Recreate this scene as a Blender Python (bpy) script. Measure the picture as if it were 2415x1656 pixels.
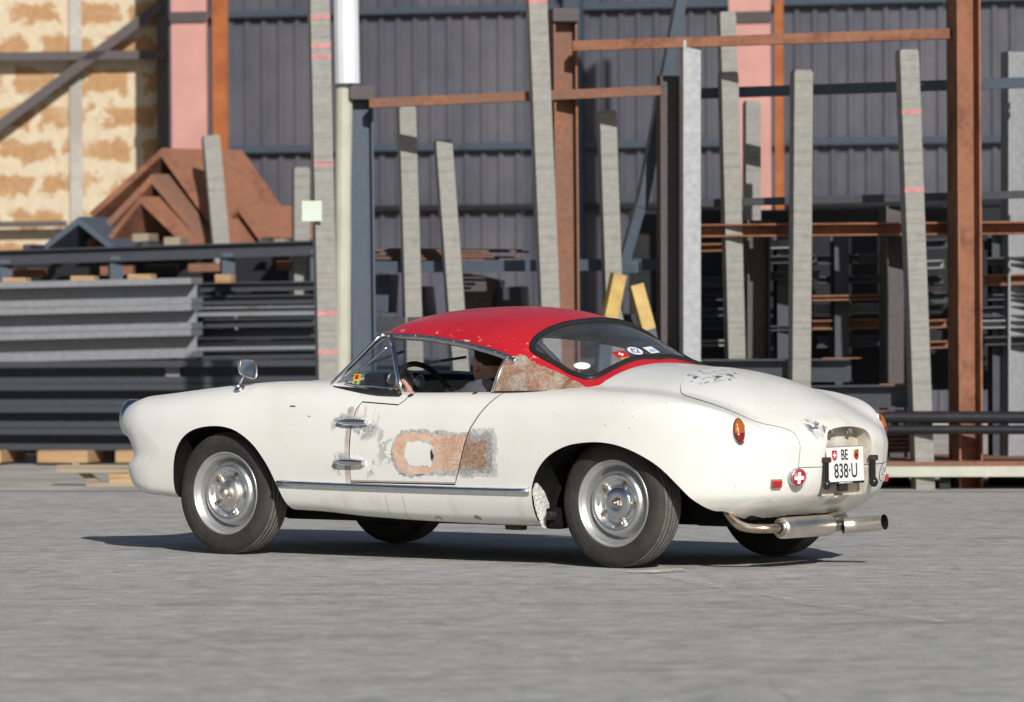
import bpy, bmesh, math, random
import numpy as np
from mathutils import Vector, Matrix

for o in list(bpy.data.objects):
    bpy.data.objects.remove(o, do_unlink=True)
scene = bpy.context.scene
COL = scene.collection
RAD = math.radians

# ------------------------------------------------------------------ camera
IMG_W, IMG_H, VS = 2415.0, 1656.0, 2415.0 / 2324.0
FPX, HORIZON, CAM_H = 12000.0, 687.0, 1.2995
CAM_ROLL = RAD(-0.32)
CAM_PITCH = math.atan((HORIZON - IMG_H / 2) / FPX)
cam_data = bpy.data.cameras.new('camera')
cam = bpy.data.objects.new('camera', cam_data)
COL.objects.link(cam)
cam.location = (0, 0, CAM_H)
cam.rotation_euler = (Matrix.Rotation(math.pi / 2 + CAM_PITCH, 4, 'X') @ Matrix.Rotation(CAM_ROLL, 4, 'Z')).to_euler()
cam_data.sensor_width = 36.0
cam_data.lens = FPX / IMG_W * 36.0
cam_data.clip_start, cam_data.clip_end = 0.5, 2000
cam_data.dof.use_dof = True
cam_data.dof.focus_distance = 24.9
cam_data.dof.aperture_fstop = 3.6
scene.camera = cam

# ------------------------------------------------------------------ sky, sun, exposure
CAR_YAW = RAD(38.15)
CAR_X, CAR_Y, CAR_Z = -0.99, 25.82, -0.0105
sd = Vector((-1.42, 1.10, -1.0))                      # light travel in the car's frame
cy, sy_ = math.cos(CAR_YAW), math.sin(CAR_YAW)
SUN_DIR = Vector((cy * sd.x + sy_ * sd.y, -sy_ * sd.x + cy * sd.y, sd.z)).normalized()
sun_data = bpy.data.lights.new('sun', 'SUN')
sun_data.energy = 4.2
sun_data.angle = RAD(0.53)
sun_data.color = (1.0, 0.965, 0.91)
sun = bpy.data.objects.new('sun', sun_data)
COL.objects.link(sun)
sun.location = (6, -10, 12)
sun.rotation_euler = SUN_DIR.to_track_quat('-Z', 'Y').to_euler()
world = bpy.data.worlds.new('World')
scene.world = world
world.use_nodes = True
wn = world.node_tree
wn.nodes.clear()
sky = wn.nodes.new('ShaderNodeTexSky')
sky.sky_type = 'NISHITA'
sky.sun_disc = False
to_sun = -SUN_DIR
sky.sun_elevation = math.asin(to_sun.z)
sky.sun_rotation = math.atan2(to_sun.x, to_sun.y)
bg = wn.nodes.new('ShaderNodeBackground')
bg.inputs['Strength'].default_value = 0.05
wo = wn.nodes.new('ShaderNodeOutputWorld')
wn.links.new(sky.outputs[0], bg.inputs['Color'])
wn.links.new(bg.outputs[0], wo.inputs['Surface'])
scene.view_settings.view_transform = 'Standard'
scene.view_settings.look = 'None'
scene.view_settings.gamma = 1.0
scene.view_settings.use_curve_mapping = False
scene.view_settings.exposure = 0.08
scene.render.engine = 'CYCLES'

# ------------------------------------------------------------------ pixel -> place
def world_ray(vx, vy):
    a, b = vx * VS - IMG_W / 2, vy * VS - IMG_H / 2
    cr, sr = math.cos(CAM_ROLL), math.sin(CAM_ROLL)
    u, v = cr * a + sr * b, -sr * a + cr * b
    dz = -v / FPX
    cp, sp = math.cos(CAM_PITCH), math.sin(CAM_PITCH)
    return np.array([0, 0, CAM_H]), np.array([u / FPX, cp - dz * sp, sp + dz * cp])

def to_car(p):
    X, Y = p[0] - CAR_X, p[1] - CAR_Y
    return np.array([cy * X - sy_ * Y, sy_ * X + cy * Y, p[2] - CAR_Z])

def car_ray(vx, vy):
    o, d = world_ray(vx, vy)
    o2 = to_car(o)
    return o2, to_car(o + d) - o2

def on_car_plane(vx, vy, axis, val):
    o, d = car_ray(vx, vy)
    return o + d * (val - o[axis]) / d[axis]

def on_ground(vx, vy, z=0.0):
    o, d = world_ray(vx, vy)
    return o + d * (z - o[2]) / d[2]

def on_yard(vx, vy, y0, slope=0.30):
    """a standing plane  Y = y0 - slope*X  (the rack rows run away to the left)"""
    o, d = world_ray(vx, vy)
    t = y0 / (d[1] + slope * d[0])
    return o + d * t

# ------------------------------------------------------------------ objects and labels
def link(o, parent=None):
    COL.objects.link(o)
    if parent is not None:
        o.parent = parent
    return o

def tag(o, label=None, cat=None, group=None, kind=None):
    if label: o['label'] = label
    if cat: o['category'] = cat
    if group: o['group'] = group
    if kind: o['kind'] = kind
    return o

def empty(name, loc=(0, 0, 0), rz=0.0, label=None, cat=None, group=None):
    o = bpy.data.objects.new(name, None)
    o.empty_display_size = 0.2
    o.location = loc
    o.rotation_euler = (0, 0, rz)
    link(o)
    return tag(o, label, cat, group)

def mesh_from(name, verts, faces, mat=None, smooth=False):
    me = bpy.data.meshes.new(name)
    me.from_pydata([tuple(map(float, v)) for v in verts], [], [tuple(int(i) for i in f) for f in faces])
    if mat is not None:
        me.materials.append(mat)
    if smooth:
        me.polygons.foreach_set('use_smooth', [True] * len(me.polygons))
    me.update()
    return me

def mobj(name, me, parent=None):
    return link(bpy.data.objects.new(name, me), parent)

class MB:
    """collects shapes, then builds one mesh object"""
    def __init__(s):
        s.v, s.f, s.sm = [], [], []
    def add(s, v, f, smooth=False):
        n = len(s.v)
        s.v += [tuple(map(float, p)) for p in v]
        s.f += [tuple(int(i) + n for i in q) for q in f]
        s.sm += [smooth] * len(f)
        return s
    def box(s, c, size, M=None, bevel=0.0):
        hx, hy, hz = [q / 2 for q in size]
        if bevel <= 0:
            v = [(x, y, z) for x in (-hx, hx) for y in (-hy, hy) for z in (-hz, hz)]
            f = [(0, 1, 3, 2), (4, 6, 7, 5), (0, 4, 5, 1), (2, 3, 7, 6), (0, 2, 6, 4), (1, 5, 7, 3)]
        else:
            bm = bmesh.new()
            bmesh.ops.create_cube(bm, size=1)
            bmesh.ops.scale(bm, vec=(2 * hx, 2 * hy, 2 * hz), verts=bm.verts)
            bmesh.ops.bevel(bm, geom=bm.edges[:] + bm.verts[:], offset=bevel, segments=2, affect='EDGES', profile=0.6)
            bm.verts.index_update()
            v = [tuple(q.co) for q in bm.verts]
            f = [tuple(q.index for q in p.verts) for p in bm.faces]
            bm.free()
        c = Vector(c)
        v = [((M @ Vector(p)) if M is not None else Vector(p)) + c for p in v]
        return s.add(v, f)
    def tube(s, pts, r, n=10, caps=True, closed=False, smooth=True, squash=None, up=(0, 0, 1)):
        P = [Vector(p) for p in pts]
        m = len(P)
        R = r if hasattr(r, '__len__') else [r] * m
        rings = []
        for i in range(m):
            if closed:
                t = P[(i + 1) % m] - P[i - 1]
            else:
                t = P[min(i + 1, m - 1)] - P[max(i - 1, 0)]
            t.normalize()
            u = Vector(up)
            if abs(t.dot(u)) > 0.95: u = Vector((1, 0, 0))
            a = t.cross(u).normalized(); b = a.cross(t).normalized()
            q1, q2 = (squash or (1, 1))
            rings.append([P[i] + a * (R[i] * q1 * math.cos(2 * math.pi * k / n)) + b * (R[i] * q2 * math.sin(2 * math.pi * k / n)) for k in range(n)])
        v = [p for rg in rings for p in rg]
        f = []
        for i in range(m if closed else m - 1):
            j = (i + 1) % m
            for k in range(n):
                l = (k + 1) % n
                f.append((i * n + k, i * n + l, j * n + l, j * n + k))
        if caps and not closed:
            f.append(tuple(range(n - 1, -1, -1))); f.append(tuple((m - 1) * n + k for k in range(n)))
        return s.add(v, f, smooth)
    def lathe(s, prof, M=None, n=48, closed=False, smooth=True):
        """prof: (r, h) revolved about local y; h along y"""
        v, f = [], []
        m = len(prof)
        for k in range(n):
            a = 2 * math.pi * k / n
            for r, h in prof:
                p = Vector((r * math.cos(a), h, r * math.sin(a)))
                v.append(M @ p if M is not None else p)
        for k in range(n):
            l = (k + 1) % n
            for i in range(m if closed else m - 1):
                j = (i + 1) % m
                f.append((k * m + i, k * m + j, l * m + j, l * m + i))
        return s.add(v, f, smooth)
    def prism(s, poly, d0, d1, axes=(0, 2, 1)):
        """polygon in plane axes[0],axes[1] extruded along axes[2] from d0 to d1"""
        n = len(poly)
        v = []
        for d in (d0, d1):
            for p in poly:
                q = [0, 0, 0]
                q[axes[0]], q[axes[1]], q[axes[2]] = p[0], p[1], d
                v.append(q)
        f = [tuple(range(n)), tuple(range(2 * n - 1, n - 1, -1))]
        for i in range(n):
            j = (i + 1) % n
            f.append((i, n + i, n + j, j))
        return s.add(v, f)
    def build(s, name, mat, parent=None, sharp=None, fix=True):
        me = bpy.data.meshes.new(name)
        me.from_pydata(s.v, [], s.f)
        me.polygons.foreach_set('use_smooth', s.sm)
        if mat is not None: me.materials.append(mat)
        if fix:
            bm = bmesh.new(); bm.from_mesh(me)
            bmesh.ops.recalc_face_normals(bm, faces=bm.faces[:])
            bm.to_mesh(me); bm.free()
        if sharp: me.set_sharp_from_angle(angle=RAD(sharp))
        me.update()
        return mobj(name, me, parent)

# ------------------------------------------------------------------ procedural materials
class X:
    """tiny expression wrapper over math nodes"""
    def __init__(s, nt, sock): s.nt, s.k = nt, sock
    def _op(s, op, o=None, o3=None):
        n = s.nt.nodes.new('ShaderNodeMath'); n.operation = op
        for i, q in enumerate((s, o, o3)):
            if q is None: continue
            if isinstance(q, X): s.nt.links.new(q.k, n.inputs[i])
            else: n.inputs[i].default_value = q
        return X(s.nt, n.outputs[0])
    def __add__(s, o): return s._op('ADD', o)
    def __sub__(s, o): return s._op('SUBTRACT', o)
    def __mul__(s, o): return s._op('MULTIPLY', o)
    def abs(s): return s._op('ABSOLUTE')
    def max(s, o): return s._op('MAXIMUM', o)
    def min(s, o): return s._op('MINIMUM', o)
    def sqrt(s): return s._op('SQRT')
    def gt(s, o): return s._op('GREATER_THAN', o)
    def step(s, a, b):
        n = s.nt.nodes.new('ShaderNodeMapRange'); n.interpolation_type = 'SMOOTHSTEP'
        s.nt.links.new(s.k, n.inputs['Value'])
        n.inputs['From Min'].default_value = a; n.inputs['From Max'].default_value = b
        return X(s.nt, n.outputs[0])

class Mat:
    def __init__(s, name, rough=0.6, metal=0.0, spec=0.5):
        s.m = bpy.data.materials.new(name); s.m.use_nodes = True
        s.nt = s.m.node_tree
        s.b = s.nt.nodes['Principled BSDF']
        s.b.inputs['Roughness'].default_value = rough
        s.b.inputs['Metallic'].default_value = metal
        s.b.inputs['Specular IOR Level'].default_value = spec
        s.tc = s.nt.nodes.new('ShaderNodeTexCoord')
    def coord(s, scale=(1, 1, 1), kind='Object', rot=(0, 0, 0)):
        n = s.nt.nodes.new('ShaderNodeMapping'); n.inputs['Scale'].default_value = scale
        n.inputs['Rotation'].default_value = rot
        s.nt.links.new(s.tc.outputs[kind], n.inputs[0])
        return n.outputs[0]
    def xyz(s, vec=None):
        n = s.nt.nodes.new('ShaderNodeSeparateXYZ')
        s.nt.links.new(vec or s.tc.outputs['Object'], n.inputs[0])
        return [X(s.nt, o) for o in n.outputs]
    def noise(s, scale, detail=4, rough=0.55, vec=None, color=False):
        n = s.nt.nodes.new('ShaderNodeTexNoise')
        n.inputs['Scale'].default_value = scale; n.inputs['Detail'].default_value = detail
        n.inputs['Roughness'].default_value = rough
        s.nt.links.new(vec or s.tc.outputs['Object'], n.inputs['Vector'])
        return n.outputs['Color'] if color else X(s.nt, n.outputs['Fac'])
    def voro(s, scale, vec=None, feat='F1'):
        n = s.nt.nodes.new('ShaderNodeTexVoronoi'); n.feature = feat
        n.inputs['Scale'].default_value = scale
        s.nt.links.new(vec or s.tc.outputs['Object'], n.inputs['Vector'])
        return X(s.nt, n.outputs['Distance'])
    def rgb(s, c):
        n = s.nt.nodes.new('ShaderNodeRGB'); n.outputs[0].default_value = (*c, 1); return n.outputs[0]
    def mix(s, fac, a, b, mode='MIX'):
        n = s.nt.nodes.new('ShaderNodeMix'); n.data_type = 'RGBA'; n.blend_type = mode
        for sock, val in ((n.inputs[0], fac), (n.inputs[6], a), (n.inputs[7], b)):
            if isinstance(val, X): s.nt.links.new(val.k, sock)
            elif isinstance(val, (int, float)): sock.default_value = val
            elif isinstance(val, tuple): sock.default_value = (*val, 1)
            else: s.nt.links.new(val, sock)
        return n.outputs[2]
    def ramp(s, x, stops):
        n = s.nt.nodes.new('ShaderNodeValToRGB')
        e = n.color_ramp.elements
        while len(e) > 1: e.remove(e[-1])
        e[0].position, e[0].color = stops[0][0], (*stops[0][1], 1)
        for p, c in stops[1:]:
            q = e.new(p); q.color = (*c, 1)
        s.nt.links.new(x.k, n.inputs[0])
        return n.outputs[0]
    def color(s, c):
        if isinstance(c, tuple): s.b.inputs['Base Color'].default_value = (*c, 1)
        else: s.nt.links.new(c, s.b.inputs['Base Color'])
        return s
    def rough(s, x): s.nt.links.new(x.k, s.b.inputs['Roughness']); return s
    def metal(s, x): s.nt.links.new(x.k, s.b.inputs['Metallic']); return s
    def bump(s, x, strength=0.3, dist=0.01):
        n = s.nt.nodes.new('ShaderNodeBump'); n.inputs['Strength'].default_value = strength
        n.inputs['Distance'].default_value = dist
        s.nt.links.new(x.k, n.inputs['Height']); s.nt.links.new(n.outputs[0], s.b.inputs['Normal'])
        return s

def plain(name, c, rough=0.6, metal=0.0, var=0.12, scale=8.0, spec=0.5, bump=0.0):
    m = Mat(name, rough, metal, spec)
    n = m.noise(scale, 5, 0.6)
    dark = tuple(q * (1 - var) for q in c); lite = tuple(min(1, q * (1 + var)) for q in c)
    m.color(m.ramp(n, [(0.3, dark), (0.7, lite)]))
    if bump: m.bump(m.noise(scale * 8, 4), bump, 0.004)
    return m.m
# ------------------------------------------------------------------ smooth solids from fields
def pchip(xs, ys):
    xs, ys = np.array(xs, float), np.array(ys, float)
    h = np.diff(xs); d = np.diff(ys) / h
    m = np.zeros_like(ys)
    m[0], m[-1] = d[0], d[-1]
    for i in range(1, len(xs) - 1):
        if d[i - 1] * d[i] > 0:
            w1, w2 = 2 * h[i] + h[i - 1], h[i] + 2 * h[i - 1]
            m[i] = (w1 + w2) / (w1 / d[i - 1] + w2 / d[i])
    def f(x):
        x = np.clip(x, xs[0], xs[-1])
        i = np.clip(np.searchsorted(xs, x) - 1, 0, len(xs) - 2)
        t = (x - xs[i]) / h[i]
        return ((1 + 2 * t) * (1 - t) ** 2 * ys[i] + t * (1 - t) ** 2 * h[i] * m[i]
                + t * t * (3 - 2 * t) * ys[i + 1] + t * t * (t - 1) * h[i] * m[i + 1])
    return f

def smax(a, b, k):
    h = np.maximum(k - np.abs(a - b), 0) / k
    return np.maximum(a, b) + h * h * (k * 0.25)

def smin(a, b, k):
    return -smax(-a, -b, k)

def grad(F, P, e=0.0015):
    g = np.empty_like(P)
    for i in range(3):
        d = np.zeros(3); d[i] = e
        A, B = P + d, P - d
        g[:, i] = (F(A[:, 0], A[:, 1], A[:, 2]) - F(B[:, 0], B[:, 1], B[:, 2])) / (2 * e)
    return g

def surface_net(F, lo, hi, h, project=3):
    ax = [np.arange(lo[i], hi[i] + h, h) for i in range(3)]
    V = F(ax[0][:, None, None], ax[1][None, :, None], ax[2][None, None, :])
    V = np.ascontiguousarray(np.broadcast_to(V, tuple(len(a) for a in ax)))
    S = V < 0
    nx, ny, nz = (len(a) - 1 for a in ax)
    cnt = np.zeros((nx, ny, nz), np.int8)
    for dx in (0, 1):
        for dy in (0, 1):
            for dz in (0, 1):
                cnt += S[dx:dx + nx, dy:dy + ny, dz:dz + nz]
    act = (cnt > 0) & (cnt < 8)
    cells = np.argwhere(act)
    idx = np.full(act.shape, -1, np.int64)
    idx[act] = np.arange(len(cells))
    acc = np.zeros((len(cells), 3)); num = np.zeros(len(cells))
    corners = [(a, b, c) for a in (0, 1) for b in (0, 1) for c in (0, 1)]
    for c0 in corners:
        for i in range(3):
            if c0[i]: continue
            c1 = list(c0); c1[i] = 1
            a = V[cells[:, 0] + c0[0], cells[:, 1] + c0[1], cells[:, 2] + c0[2]]
            b = V[cells[:, 0] + c1[0], cells[:, 1] + c1[1], cells[:, 2] + c1[2]]
            m = (a < 0) != (b < 0)
            t = np.where(m, a / np.where(a == b, 1, a - b), 0)
            p = np.tile(np.array(c0, float), (len(cells), 1)); p[:, i] += t
            acc[m] += p[m]; num[m] += 1
    P = (cells + acc / num[:, None]) * h + np.array([a[0] for a in ax])
    quads = []
    for i in range(3):
        j, k = (i + 1) % 3, (i + 2) % 3
        sl0 = [slice(None)] * 3; sl1 = [slice(None)] * 3
        sl0[i] = slice(0, -1); sl1[i] = slice(1, None)
        A, B = S[tuple(sl0)], S[tuple(sl1)]
        E_ = np.argwhere(A != B)
        E_ = E_[(E_[:, j] > 0) & (E_[:, k] > 0) & (E_[:, j] < S.shape[j] - 1) & (E_[:, k] < S.shape[k] - 1)]
        ej = np.zeros(3, int); ej[j] = 1
        ek = np.zeros(3, int); ek[k] = 1
        q = [idx[tuple((E_ - o).T)] for o in (ej + ek, ek, 0 * ek, ej)]
        q = np.stack(q, 1)
        flip = ~A[tuple(E_.T)]
        q[flip] = q[flip][:, ::-1]
        quads.append(q)
    Q = np.concatenate(quads)
    Q = Q[(Q >= 0).all(1)]
    for _ in range(project):
        f = F(P[:, 0], P[:, 1], P[:, 2]); g = grad(F, P)
        st = g * (f / np.maximum((g * g).sum(1), 0.05))[:, None]
        l = np.linalg.norm(st, axis=1, keepdims=True)
        P = P - st * np.minimum(1, 0.6 * h / np.maximum(l, 1e-9))
    return P, Q

def net_mesh(name, F, lo, hi, h, mat, project=3):
    P, Q = surface_net(F, lo, hi, h, project)
    me = bpy.data.meshes.new(name)
    me.vertices.add(len(P)); me.vertices.foreach_set('co', P.ravel())
    me.loops.add(Q.size); me.loops.foreach_set('vertex_index', Q.ravel().astype(np.int32))
    me.polygons.add(len(Q)); me.polygons.foreach_set('loop_start', np.arange(0, Q.size, 4, dtype=np.int32))
    me.polygons.foreach_set('use_smooth', np.ones(len(Q), bool))
    if mat is not None: me.materials.append(mat)
    me.update(calc_edges=True); me.validate()
    return me

def boolean(me, cutter, op='DIFFERENCE', solver='MANIFOLD'):
    a = bpy.data.objects.new('tmp_a', me); b = bpy.data.objects.new('tmp_b', cutter)
    COL.objects.link(a); COL.objects.link(b)
    out = None
    for sv in (solver, 'EXACT'):
        a.modifiers.clear()
        md = a.modifiers.new('b', 'BOOLEAN'); md.operation = op; md.object = b; md.solver = sv
        md.material_mode = 'TRANSFER'
        dg = bpy.context.evaluated_depsgraph_get(); dg.update()
        out = bpy.data.meshes.new_from_object(a.evaluated_get(dg), depsgraph=dg)
        if len(out.polygons) > 0 and len(out.polygons) != len(me.polygons): break
    bpy.data.objects.remove(a); bpy.data.objects.remove(b)
    return out

def cutter_prism(poly, d0, d1, axes, mat):
    b = MB(); b.prism(poly, d0, d1, axes)
    me = bpy.data.meshes.new('cutter')
    me.from_pydata(b.v, [], b.f)
    if mat is not None: me.materials.append(mat)
    bm = bmesh.new(); bm.from_mesh(me)
    bmesh.ops.recalc_face_normals(bm, faces=bm.faces[:])
    bm.to_mesh(me); bm.free()
    me.update()
    return me

def field_normals(me, F, tol=0.002, angle=40):
    """shade faces that lie on the field's surface with the field's own gradient"""
    n = len(me.vertices)
    P = np.empty(n * 3); me.vertices.foreach_get('co', P); P = P.reshape(-1, 3)
    f = np.abs(F(P[:, 0], P[:, 1], P[:, 2]))
    G = grad(F, P); G /= np.maximum(np.linalg.norm(G, axis=1, keepdims=True), 1e-9)
    me.set_sharp_from_angle(angle=RAD(angle))
    me.polygons.foreach_set('use_smooth', np.ones(len(me.polygons), bool))
    nl = len(me.loops)
    lv = np.empty(nl, np.int32); me.loops.foreach_get('vertex_index', lv)
    cn = np.empty(nl * 3); me.corner_normals.foreach_get('vector', cn); cn = cn.reshape(-1, 3).copy()
    tot = np.empty(len(me.polygons), np.int32); me.polygons.foreach_get('loop_total', tot)
    fn = np.empty(len(me.polygons) * 3); me.polygons.foreach_get('normal', fn); fn = fn.reshape(-1, 3)
    lp = np.repeat(np.arange(len(tot)), tot)
    ok = (f[lv] < tol) & ((G[lv] * fn[lp]).sum(1) > 0.75)
    bad = np.zeros(len(tot), bool); bad[lp[~ok]] = True
    use = ~bad[lp]
    cn[use] = G[lv[use]]
    me.normals_split_custom_set([tuple(q) for q in cn])
    return me

def trace(F, o, d, t0, t1, n=600):
    """first place where a ray enters the field"""
    t = np.linspace(t0, t1, n)
    P = o[None] + d[None] * t[:, None]
    f = F(P[:, 0], P[:, 1], P[:, 2])
    w = np.where((f[:-1] > 0) & (f[1:] <= 0))[0]
    if len(w) == 0:
        i = int(np.argmin(f)); return P[i]
    i = w[0]; a, b = t[i], t[i + 1]
    for _ in range(25):
        m = (a + b) / 2; p = o + d * m
        if F(p[0:1], p[1:2], p[2:3])[0] > 0: a = m
        else: b = m
    return o + d * b

def car_trace(F, vx, vy):
    o, d = car_ray(vx, vy)
    return trace(F, o, d, 20.5, 29.5, 900)

def smooth_line(pts, n, closed=False):
    """Catmull-Rom through points"""
    P = [np.array(p, float) for p in pts]
    m = len(P); out = []
    seg = m if closed else m - 1
    per = max(1, n // seg)
    for i in range(seg):
        if closed: p0, p1, p2, p3 = P[i - 1], P[i], P[(i + 1) % m], P[(i + 2) % m]
        else: p0, p1, p2, p3 = P[max(i - 1, 0)], P[i], P[i + 1], P[min(i + 2, m - 1)]
        for k in range(per):
            t = k / per
            out.append(0.5 * ((2 * p1) + (-p0 + p2) * t + (2 * p0 - 5 * p1 + 4 * p2 - p3) * t * t + (-p0 + 3 * p1 - 3 * p2 + p3) * t ** 3))
    if not closed: out.append(P[-1])
    return out
M = {}
# ------------------------------------------------------------------ car materials (object coordinates = car coordinates)
CREAM = (.785, .772, .722)
def box_d(x, z, cx, cz, hx, hz, r=0.0):
    """signed distance to a rounded box in two coordinates"""
    qx = (x - cx).abs() - (hx - r); qz = (z - cz).abs() - (hz - r)
    a, b = qx.max(0.0), qz.max(0.0)
    return (a * a + b * b).sqrt() + qx.max(qz).min(0.0) - r
def ell_d(x, z, cx, cz, hx, hz):
    a, b = (x - cx) * (1 / hx), (z - cz) * (1 / hz)
    return ((a * a + b * b).sqrt() - 1.0) * min(hx, hz)
def inv(e): return e * -1.0 + 1.0
def paint_base(name):
    m = Mat(name, .34, 0, .5)
    m.b.inputs['Coat Weight'].default_value = .35
    m.b.inputs['Coat Roughness'].default_value = .07
    big = m.noise(2.3, 5, .6)
    col = m.ramp(big, [(.28, (.735, .722, .668)), (.5, CREAM), (.75, (.81, .80, .76))])
    x, y, z = m.xyz()
    st = m.noise(1.0, 5, .65, m.coord((9, 9, 1.2)))
    low = inv(z.step(.20, .42)) * st.step(.45, .8) * .55
    col = m.mix(low, col, (.40, .34, .24))
    # stone chips
    v = m.voro(20.0); v2 = m.noise(3.1, 3)
    chip = inv((v + (m.noise(80, 2) - .5) * .08).step(.04, .07)) * v2.step(.46, .56)
    smu = m.noise(1.0, 6, .7, m.coord((6, 6, 2.2)))
    col = m.mix(smu.step(.58, .76) * .18, col, (.52, .50, .45))
    col = m.mix(chip * .85, col, (.10, .10, .11))
    wob = m.noise(38, 6, .7); wob2 = m.noise(9, 4, .6)
    dx = (wob - .5) * .022 + (wob2 - .5) * .03
    n2 = m.noise(41, 6, .7, m.coord((1, 1, 1), rot=(1, 2, .5)))
    dz = (n2 - .5) * .022 + (m.noise(8, 4, .6, m.coord((1, 1, 1), rot=(2, .4, 1))) - .5) * .03
    return m, col, x, y, z, x + dx, z + dz, wob, wob2
def big_dent(m): return m.noise(3.2, 2, .5) * 2.2
def near(y): return inv(y.step(-.62, -.58))

# shell: grey and rusty filler behind the door, primer by the hinges
m, col, x, y, z, xd, zd, w1, w2 = paint_base('cream_paint_shell')
side = near(y)
d = box_d(xd, zd, 1.660, .540, .130, .122, .06) + (m.noise(50, 3, .6) - .5) * .03 + (m.noise(15, 3, .6) - .5) * .06
grit = m.noise(90, 6, .75); blot = m.noise(14, 5, .65)
metal = m.ramp(grit, [(.34, (.07, .07, .07)), (.44, (.27, .27, .26)), (.56, (.42, .41, .39)), (.7, (.60, .60, .58))])
rust = m.ramp(m.noise(70, 6, .8), [(.3, (.07, .045, .035)), (.45, (.30, .165, .105)), (.58, (.38, .27, .20)), (.72, (.52, .45, .38))])
rc = ell_d(xd, zd, 1.64, .53, .10, .085)
inner = m.mix(inv((rc + (blot - .5) * .16 + (grit - .5) * .08).step(-.012, .004)), metal, rust)
edge = m.mix(grit.step(.4, .6), (.44, .44, .43), (.66, .65, .62))
pcol = m.mix(d.step(-.035, -.012), inner, edge)
col = m.mix(inv(d.step(-.002, .001)) * side, col, pcol)
d = box_d(xd, zd, .852, .565, .018, .185, .01)
prim = m.ramp(blot, [(.35, (.32, .27, .25)), (.5, (.50, .41, .36)), (.65, (.62, .57, .52))])
col = m.mix(inv(d.step(-.002, .006)) * side * .85, col, prim)
for cz in (.675, .485):
    d = ell_d(xd, zd, .81, cz - .012, .06, .05)
    sp = inv(d.step(-.01, .02)) * blot.step(.47, .52)
    col = m.mix(sp * side * .9, col, m.mix(grit.step(.45, .55), (.18, .19, .21), (.50, .50, .50)))
for cx in (1.075, 1.185):
    d = ((x - cx) - (z - .3) * (z - .3) * -2.2 + (w2 - .5) * .02).abs()
    col = m.mix(inv(d.step(.0018, .0045)) * inv(z.step(.32, .335)) * side * .55, col, (.40, .26, .12))
fl_ = (m.noise(70, 4, .7) - .5) * .03
for cx, cz, hx_, hz_ in ((1.36, .222, .020, .004), (1.62, .236, .022, .008), (.59, .70, .016, .002)):
    d = box_d(xd, zd, cx, cz, hx_, hz_, .002) + fl_
    col = m.mix(inv(d.step(-.002, .002)) * side * .8, col, (.09, .075, .06))
d = box_d(x + (w1 - .5) * .01, z, .47, .752, .018, .003, .002)
col = m.mix(inv(d.step(-.001, .002)) * side, col, (.03, .03, .035))
# silver repair patch low on the tail
d = box_d(y + (w2 - .5) * .02, zd, .0, .322, .075, .022, .01)
col = m.mix(inv(d.step(-.003, .004)) * x.step(3.10, 3.13) * .85, col, (.33, .37, .40))
tail_d = x.step(3.12, 3.2) * m.noise(6, 5, .65).step(.42, .7) * .4
col = m.mix(tail_d, col, (.52, .44, .32))
m.color(col); m.bump(w2 + w1 * .15 + big_dent(m), .10, .012)
M['paint'] = m.m

# door: the ring of copper coloured filler, primer streaks
m, col, x, y, z, xd, zd, w1, w2 = paint_base('cream_paint_door')
side = near(y)
grit = m.noise(90, 6, .75); blot = m.noise(12, 5, .65)
jag = (m.noise(60, 3, .6) - .5) * .018 + (m.noise(19, 3, .6) - .5) * .055 + (m.noise(8, 2, .5) - .5) * .05
jag2 = (m.noise(48, 4, .65, m.coord((1, 1, 1), rot=(.7, 1, 2))) - .5) * .035 + (m.noise(13, 2, .5, m.coord((1, 1, 1), rot=(.7, 1, 2))) - .5) * .05
do = box_d(xd, zd, 1.40, .532, .265, .112, .085) + jag
dI = box_d(xd, zd, 1.305, .535, .092, .057, .048) + jag * .8
cop = m.ramp(blot, [(.28, (.48, .27, .165)), (.42, (.65, .42, .29)), (.56, (.74, .53, .40)), (.72, (.76, .64, .53))])
rr_ = m.mix(xd.step(1.38, 1.46) * grit.step(.42, .6), cop, (.48, .30, .215))
grey = m.ramp(m.noise(45, 5, .7), [(.34, (.05, .05, .055)), (.38, (.30, .30, .31)), (.5, (.47, .47, .46)), (.68, (.58, .57, .55))])
ring = m.mix((do + jag2).step(-.021, -.018), rr_, grey)
ring = m.mix(inv((dI + jag2).step(.001, .004)), ring, grey)
isl = inv(dI.step(-.003, 0.0))
msk = inv(do.step(-.003, .0005)) * inv(isl) * side
col = m.mix(msk, col, ring)
sc1 = m.noise(1, 4, .7, m.coord((14, 1, 95)))
col = m.mix(inv((do + .006).abs().step(.012, .02)) * sc1.step(.60, .64) * side * .8, col, (.04, .04, .045))
dk = ell_d(xd, zd, 1.386, .528, .010, .026) + jag * .3
col = m.mix(inv(dk.step(-.003, .003)) * side, col, (.02, .022, .03))
sp = inv(ell_d(xd, zd, 1.10, .58, .06, .13).step(-.02, .02)) * blot.step(.55, .58) * side
col = m.mix(sp * .8, col, (.42, .42, .42))
st = m.noise(1.0, 5, .6, m.coord((60, 1, 6)))
col = m.mix(inv(box_d(xd, zd, .97, .71, .11, .06, .02).step(-.03, .01)) * st.step(.5, .62) * side * .8, col, (.46, .38, .33))
for cz in (.675, .485):
    d = ell_d(xd, zd, .94, cz - .022, .085, .05)
    sp = inv(d.step(-.01, .02)) * blot.step(.5, .55)
    col = m.mix(sp * side * .8, col, m.mix(grit.step(.45, .55), (.16, .17, .20), (.50, .50, .50)))
d = box_d(xd, z + (w1 - .5) * .006, 1.2, .392, .34, .006, .002)
col = m.mix(inv(d.step(-.001, .004)) * side * .7, col, (.20, .13, .08))
m.color(col); m.bump(w2 + w1 * .15 + msk * .05, .08, .01)
M['paint_door'] = m.m

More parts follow.
